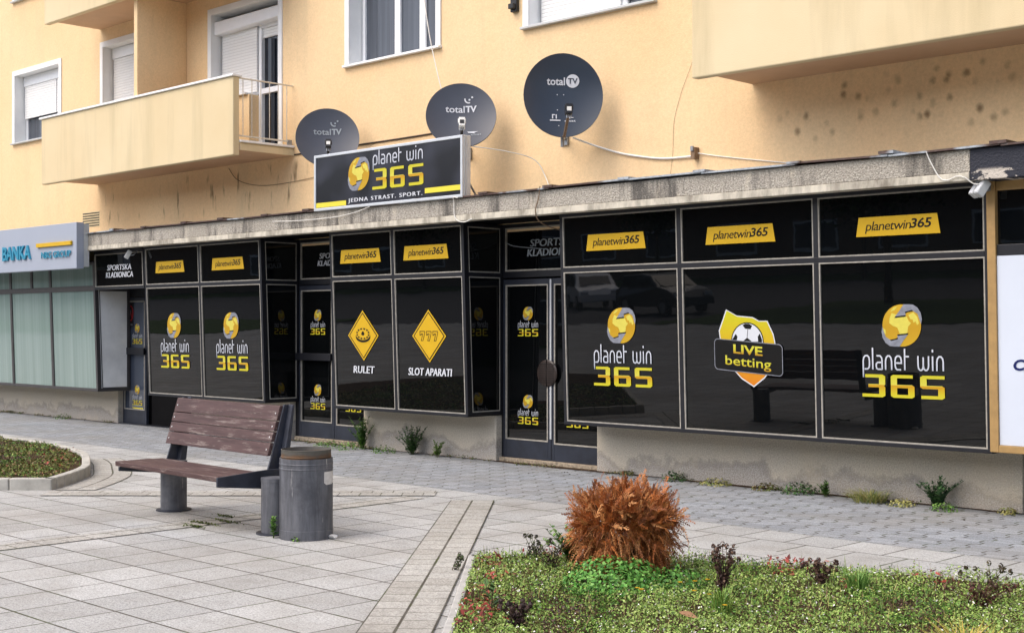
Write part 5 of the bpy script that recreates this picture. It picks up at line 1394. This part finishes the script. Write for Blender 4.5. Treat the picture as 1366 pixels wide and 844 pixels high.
GRN = [(84, 122, 52), (62, 98, 44), (110, 146, 66), (90, 110, 60)]
DGR = [(52, 82, 46), (70, 104, 54), (44, 66, 40), (80, 84, 58)]
STR = [(160, 156, 92), (138, 140, 78), (176, 168, 110)]
plant('sedum', 'tall dark brown seed heads right of the dead shrub', 'plant', (-4.66, 6.50, .03), 'heads', .27, .11, BRN, 26)
plant('sedum', 'small brown seed heads at the far bed edge, midway to the right side', 'plant', (-4.42, 7.18, .03), 'heads', .13, .12, BRN, 22)
plant('sedum', 'dark seed heads in the foreground at bottom of the bed', 'plant', (-4.90, 5.02, .03), 'heads', .13, .11, [(62, 46, 44), (50, 38, 38), (84, 66, 60), (66, 50, 46)], 26)
plant('sedum', 'reddish brown sprawling seed heads in the bed near the right edge', 'plant', (-3.42, 7.2, .03), 'heads', .13, .2, [(100, 60, 52), (76, 52, 46), (96, 96, 56), (90, 60, 50)], 30)
plant('herb', 'airy green herb with dark flower heads left of the dead shrub', 'plant', (-6.05, 6.72, .02), 'stems', .22, .26, GRN, 30)
plant('herb', 'thin stalks with dark buds at the near bed corner', 'plant', (-6.35, 6.65, .02), 'heads', .17, .13, [(70, 74, 48), (54, 52, 42), (92, 108, 60)], 7)
plant('herb', 'dark stemmed herb between the shrub and the bed corner', 'plant', (-5.98, 6.45, .02), 'heads', .16, .16, [(66, 62, 46), (60, 50, 46), (92, 112, 58), (66, 56, 48)], 12)
plant('seedling', 'broad leaved green seedling standing near the left bed edge', 'plant', (-5.24, 5.16, .02), 'broad', .22, .05, [(74, 104, 56), (96, 90, 66)], 3)
plant('seedling', 'tiny seedling growing in the kerb joint left of the near bed', 'plant', (-6.42, 5.98, .01), 'heads', .10, .06, [(74, 70, 56), (96, 110, 70), (90, 84, 66)], 4)
plant('clover', 'bright green leafy mound in front of the dead shrub', 'plant', (-5.25, 6.22, .02), 'leafy', .20, .33, [(74, 132, 48), (98, 156, 64), (62, 110, 44), (120, 168, 84)], 2000)
plant('clover', 'green leafy mound right of the dead shrub foot', 'plant', (-4.95, 6.45, .02), 'leafy', .14, .22, [(70, 118, 48), (92, 142, 60), (62, 104, 44)], 600)
plant('grass_tuft', 'straw yellow grass tuft at the lower right corner of the bed', 'grass', (-2.95, 6.10, .02), 'grass', .15, .22, [(170, 158, 72), (148, 148, 70), (188, 160, 80)], 150)
plant('grass_tuft', 'fine green grass tuft in the middle of the far bed edge', 'grass', (-4.15, 7.15, .02), 'grass', .13, .14, [(92, 132, 58), (116, 150, 76)], 150)
plant('grass_tuft', 'green grass tuft in the bed below the brown seed heads', 'grass', (-4.35, 6.05, .02), 'grass', .15, .12, [(96, 136, 58), (128, 150, 70)], 110)
plant('herb', 'stalks with round buds at right end of the far bed edge', 'plant', (-3.62, 7.75, .02), 'heads', .15, .22, [(84, 76, 50), (66, 56, 44), (110, 120, 62)], 9)
# little yellow flowers
yf = MB(); rf_ = random.Random(8)
for i in range(9):
    x_, y_ = -4.6 + rf_.uniform(-.3, .35), 6.15 + rf_.uniform(-.35, .35); z_ = .1
    yf = MB()
    for k in range(7):
        a_ = k * 6.283 / 7; yf.face([(x_, y_, z_), (x_ + .012 * math.cos(a_ - .35), y_ + .012 * math.sin(a_ - .35), z_ + .006), (x_ + .017 * math.cos(a_), y_ + .017 * math.sin(a_), z_ + .004), (x_ + .012 * math.cos(a_ + .35), y_ + .012 * math.sin(a_ + .35), z_ + .006)], 'yellow')
    yf.tube([(x_, y_, .01), (x_, y_, z_)], .0015, 'lawn', 4)
    tag(yf.build('flower'), 'small yellow flower among the ground cover right of the dead shrub', 'flower', 'yellow flowers in the near bed')
M['dry_leaf'] = plain('dry_leaf', (150, 116, 88), 0.8, 0.2, var=.2, vs=30)
def fallen_leaf(label, c, s, rot):
    mb = MB(); q = Euler((.3, .25, rot)).to_matrix()
    pts = [(-1, 0), (-.5, .45), (.1, .55), (.7, .3), (1, 0), (.6, -.35), (0, -.5), (-.6, -.4)]
    top = [Vector(c) + q @ Vector((a * s, b * s, .25 * s * abs(b))) for a, b in pts]
    for i in range(len(pts)): mb.face([Vector(c), top[i], top[(i + 1) % len(pts)]], 'dry_leaf')
    return tag(mb.build('fallen_leaf'), label, 'leaf')
fallen_leaf('curled tan dry leaf lying on the ground cover, left one of two', (-4.25, 5.62, .1), .05, .4)
fallen_leaf('curled tan dry leaf lying on the ground cover, right one of two', (-3.78, 6.05, .1), .05, 1.9)

WG = 'weeds along the foot of the shop front'
plant('weed', 'tall dark leafy weed against the middle plinth', 'weed', (-12.62, 11.05, 0), 'stems', .34, .26, [(62, 92, 52), (84, 118, 62), (52, 76, 46), (84, 96, 66)], 24, WG)
plant('weed', 'flat green weed mat left of the tall leafy weed by the middle plinth', 'weed', (-13.05, 10.95, 0), 'leafy', .1, .18, GRN, 160, WG)
plant('weed', 'bushy green weed at the corner of middle door and plinth', 'weed', (-13.62, 11.08, 0), 'stems', .4, .2, GRN, 18, WG)
plant('weed', 'low green weed spreading before the middle door', 'weed', (-13.75, 10.95, 0), 'leafy', .1, .25, GRN, 260, WG)
plant('weed', 'small green weed before the left leaf of the middle door', 'weed', (-14.25, 11.0, 0), 'leafy', .09, .2, GRN, 170, WG)
plant('weed', 'light green upright weed right of the tall leafy weed', 'weed', (-12.15, 11.05, 0), 'stems', .19, .1, [(120, 148, 72), (100, 130, 60), (110, 120, 70)], 7, WG)
plant('weed', 'sparse pale weed tuft at left end of the long plinth', 'weed', (-9.2, 11.12, 0), 'leafy', .06, .1, [(96, 98, 58), (110, 104, 64)], 70, WG)
plant('weed', 'round dark green weed behind the dead shrub at the plinth foot', 'weed', (-8.55, 11.08, 0), 'leafy', .11, .15, DGR, 230, WG)
plant('weed', 'dry yellowish weed mat right of the dead shrub at the plinth', 'weed', (-8.02, 11.08, 0), 'leafy', .07, .18, STR + [(110, 122, 62)], 200, WG)
plant('weed', 'brown and green weed patch under the middle of the long plinth', 'weed', (-7.45, 11.1, 0), 'leafy', .07, .16, [(112, 96, 58), (96, 104, 54)], 150, WG)
plant('weed', 'dense dark green weed at the middle of the long plinth', 'weed', (-7.05, 11.08, 0), 'leafy', .12, .2, DGR + [(74, 122, 56)], 360, WG)
plant('weed', 'small bright green weed right of the dense dark weed', 'weed', (-6.75, 11.05, 0), 'stems', .14, .07, GRN, 7, WG)
plant('weed', 'wide straw coloured grass patch at the plinth', 'weed', (-6.25, 10.98, 0), 'grass', .11, .3, STR + [(120, 140, 74)], 300, WG)
plant('weed', 'pale dry weed tuft left of the cabbage-like weed', 'weed', (-5.92, 10.95, 0), 'leafy', .07, .14, STR + [(130, 132, 70)], 150, WG)
plant('weed', 'cabbage-like upright weed with blue green leaves near right end of the plinth', 'weed', (-5.62, 11.02, 0), 'stems', .27, .24, [(68, 100, 62), (84, 120, 72), (56, 84, 54), (90, 110, 76)], 20, WG)
plant('weed', 'low green weed at the foot of the cabbage-like weed', 'weed', (-5.5, 10.92, 0), 'leafy', .08, .13, GRN, 140, WG)
plant('weed', 'tiny dry weed at right corner of the long plinth', 'weed', (-5.02, 11.1, 0), 'leafy', .06, .1, STR + [(110, 120, 66)], 80, WG)
plant('weed', 'small weed at the plinth below the bank window', 'weed', (-21.75, 11.1, 0), 'leafy', .09, .2, GRN, 130, WG)
plant('weed', 'thin upright weed growing at the joint of bin and bench post', 'weed', (-8.40, 5.98, 0), 'stems', .2, .05, GRN, 3)
plant('weed', 'tiny green weed at the right foot of the bin', 'weed', (-8.14, 5.99, 0), 'leafy', .04, .04, GRN, 24)

# moss in the joints under the bench
P = []
for (x_, y_, l) in ((-9.42, 6.0, .25), (-9.35, 6.18, .3), (-9.62, 6.35, .2), (-9.3, 5.86, .16)):
    k = 120; P.append(np.stack([rng.normal(x_, l * .35, k), rng.normal(y_, .016, k), rng.uniform(.005, .016, k)], 1))
P = np.concatenate(P); A_, B_ = rand_leaves(P, np.tile([0, 0, 1.0], (len(P), 1)), .01, .6, .5)
o = leaf_mesh('joint_moss', P, A_, B_, tints(len(P), [(74, 92, 38), (96, 110, 48), (60, 70, 34)], [2, 2, 1])); o['kind'] = 'stuff'; o['label'] = 'green moss in the paving joints under the bench'

# ------------------------------------------------------------------ the other side of the square, seen in the glass
sheet('lawn', [(-27, -24), (45, -24), (45, -12), (-27, -12)], .02, 'lawn')
sheet('lawn', [(-130, -15), (-44, -15), (-44, -6.5), (-130, -6.5)], .02, 'lawn')
sheet('road', [(-130, -46), (60, -46), (60, -12.3), (-130, -12.3)], -.02, 'asphalt')
sheet('lawn', [(-130, -60), (60, -60), (60, -46.2), (-130, -46.2)], .0, 'lawn')
ob = thing('opposite_building', 'brown rendered building across the street with pale windows, mirrored in the glass', 'building', (-30, -60, 0))
sub('wall', MB().box(-300, 60, -72, -60, -.2, 15, 'opposite_wall'), ob)  # wall lengthened far left to keep sky out of the left bay's reflection
sub('roof', MB().prism([(-301, 15), (61, 15), (58, 18.5), (-298, 18.5)], -73, -59, 'roof_tile'), ob)
for i in range(22):
    for j in range(3):
        x_ = -118 + i * 6.6; z_ = 1.8 + j * 3.6
        w_ = sub('window', MB().box(x_ - .15, x_ + 3.35, -60.06, -59.96, z_ - .15, z_ + 1.95, 'white'), ob)
        sub('pane', MB().box(x_, x_ + 3.2, -59.958, -59.94, z_, z_ + 1.8, 'glass_window'), w_)
def tree(label, x, y, h, r, seed):  # added across the street so the glass mirrors dark crowns, not sky
    t = thing('tree', label, 'tree', (x, y, 0), 'trees added across the street to darken the glass')
    rd = random.Random(seed); tr = MB().tube([(x, y, -.1), (x + .05, y, h * .25), (x - .05, y + .05, h * .5), (x, y, h * .85)], [.2, .16, .11, .03], 'bark', 10)
    ends = []
    for i in range(9):
        a = rd.uniform(0, 6.28); z0 = h * rd.uniform(.3, .6); e = (x + r * .7 * math.cos(a), y + r * .7 * math.sin(a), z0 + h * rd.uniform(.12, .3)); ends.append(e)
        tr.tube([(x, y, z0), ((x + e[0]) / 2, (y + e[1]) / 2, z0 + (e[2] - z0) * .6), e], [.07, .045, .015], 'bark', 6)
    sub('trunk', tr, t)
    Ps = []
    for k in range(46):
        d = rng.normal(0, 1, 3); d /= np.linalg.norm(d); c = np.array([x, y, h * .64]) + d * np.array([r * .78, r * .78, h * .27]) * rng.uniform(.4, 1.0)
        Ps.append(c + rng.normal(0, 1, (90, 3)) * r * .17)
    P = np.concatenate(Ps); A_, B_ = rand_leaves(P, np.tile([0, 0, .6], (len(P), 1)), .13, .6, .8)
    o = leaf_mesh('crown', P, A_, B_, tints(len(P), [(52, 74, 34), (66, 90, 40), (40, 58, 30)], [2, 1, 2])); o.parent = t; o.matrix_parent_inverse = WORLDLOC[t.name].inverted()
tl = ['added broad tree on the far lawn behind the parked cars', 'added slim tree beside the road left of the square', 'added dark tree near the opposite building', 'added low spreading tree across the street', 'added tall tree at the far corner of the square', 'added bushy tree on the lawn strip', 'added old tree on the lawn opposite the bank', 'added young tree opposite the left entrance']
for i, (x_, y_, h_, r_) in enumerate([(-24, -22, 9, 3.4), (-62, -12, 9.5, 3.4), (-13, -20, 8.5, 3.2), (-41, -50, 10, 4.0), (-58, -52, 10, 4.2), (-24, -52, 9, 4.0), (-84, -13, 10, 3.8), (-80, -50, 11, 4.4)]):
    tree(tl[i], x_, y_, h_, r_, 20 + i)
def car(name, label, x, y, rot, paint):
    t = thing(name, label, 'car', (x, y, 0)); t.rotation_euler = (0, 0, rot); wl(t)
    q = Matrix.Translation((x, y, 0)) @ Matrix.Rotation(rot, 4, 'Z')
    def T(a, b, c): return tuple(q @ Vector((a, b, c)))
    side = [(-2.0, .3), (-2.05, .6), (-2.0, .9), (-1.85, 1.0), (-1.6, 1.42), (-.2, 1.48), (.35, 1.4), (.95, .98), (1.8, .84), (2.02, .62), (2.05, .32)]
    mb = MB(); ys = (-.82, -.78, .78, .82); n = len(side)
    rings = []
    for yy, ins in ((-.84, 0), (-.8, .03), (.8, .03), (.84, 0)):
        rings.append([T(a, yy * (1 if b < 1.0 else .86), b) for a, b in side])
    v = [p for r_ in rings for p in r_]; f = [tuple(range(n)), tuple(range(4 * n - 1, 3 * n - 1, -1))]
    for i in range(3):
        for j in range(n): f.append((i * n + j, (i + 1) * n + j, (i + 1) * n + (j + 1) % n, i * n + (j + 1) % n))
    mb.solid(v, f, paint); sub('body', mb, t, bevel=.03)
    for sg in (-1, 1):
        w_ = MB().solid([T(-1.5, sg * .80, 1.0), T(-1.42, sg * .742, 1.36), T(-.55, sg * .742, 1.4), T(-.55, sg * .80, 1.0)], [(0, 1, 2, 3)], 'glass_black').solid([T(-.45, sg * .80, 1.0), T(-.45, sg * .742, 1.4), T(.25, sg * .742, 1.36), T(.75, sg * .81, 1.0)], [(0, 1, 2, 3)], 'glass_black')
        for i_ in range(len(w_.v)): w_.v[i_] = tuple(Vector(w_.v[i_]) + (q.to_3x3() @ Vector((0, sg * .045, 0))))
        sub('side_window', w_, t)
    sub('windscreen', MB().face([T(.47, -.62, 1.35), T(.47, .62, 1.35), T(.97, .68, 1.0), T(.97, -.68, 1.0)], 'glass_black'), t)
    sub('rear_window', MB().face([T(-1.64, -.62, 1.38), T(-1.64, .62, 1.38), T(-1.84, .68, 1.04), T(-1.84, -.68, 1.04)], 'glass_black'), t)
    for wx in (-1.3, 1.3):
        for sg in (-1, 1):
            wh = MB().tube([T(wx, sg * .66, .31), T(wx, sg * .86, .31)], .31, 'tyre', 24); wo_ = sub('wheel', wh, t)
            sub('rim', MB().tube([T(wx, sg * .861, .31), T(wx, sg * .872, .31)], .2, 'rim', 20), wo_)
    for sg in (-1, 1):
        sub('tail_lamp', MB().box(-2.07, -1.98, sg * .68 - .1, sg * .68 + .1, .7, .9, 'lamp_red', T), t); sub('headlight', MB().box(1.86, 2.0, sg * .62 - .16, sg * .62 + .16, .66, .78, 'lamp_clear', T), t)
car('parked_car', 'white hatchback parked across the square, mirrored in the right bay', -37.2, -21.2, R(40), 'car_white')
car('parked_car', 'dark hatchback parked across the square, mirrored in the right bay', -30.3, -17.2, R(20), 'car_dark')

P = []; N_s = 0
for x0_, x1_, y_ in ((-9.6, -4.95, 11.13), (-13.7, -11.3, 11.14), (-15.3, -13.8, 11.12), (-24.5, -20.2, 11.14), (-11.2, -9.8, 11.1)):
    xx = x0_
    while xx < x1_:
        xx += rng.exponential(.16); k = int(rng.uniform(4, 34)); r_ = rng.uniform(.015, .07)
        if xx > x1_: break
        P.append(np.stack([rng.normal(xx, r_, k), np.minimum(11.185, rng.normal(y_ - .01, .035, k)), rng.uniform(.006, .012 + r_ * .55, k)], 1))
P = np.concatenate(P); A_, B_ = rand_leaves(P, np.tile([0, 0, .8], (len(P), 1)), .012, .5, .7)
o = leaf_mesh('wall_foot_weeds', P, A_, B_, tints(len(P), [(96, 112, 58), (140, 132, 84), (104, 86, 64), (74, 96, 48), (82, 72, 60)], [2, 2, 2, 2, 1.5])); o['kind'] = 'stuff'; o['label'] = 'scraps of weed and debris along the foot of the shop front'
k = 260; xs_ = rng.uniform(-20, -5, k); ys_ = np.minimum(11.16, 11.18 - rng.exponential(.25, k)); P = np.stack([xs_, ys_, rng.uniform(.004, .01, k)], 1)
A_, B_ = rand_leaves(P, np.tile([0, 0, 1.0], (k, 1)), .012, .6, .25); o = leaf_mesh('debris', P, A_, B_, tints(k, [(96, 82, 66), (70, 62, 54), (130, 112, 86)], [1, 1, 1])); o['kind'] = 'stuff'; o['label'] = 'small dry leaf scraps blown against the wall'
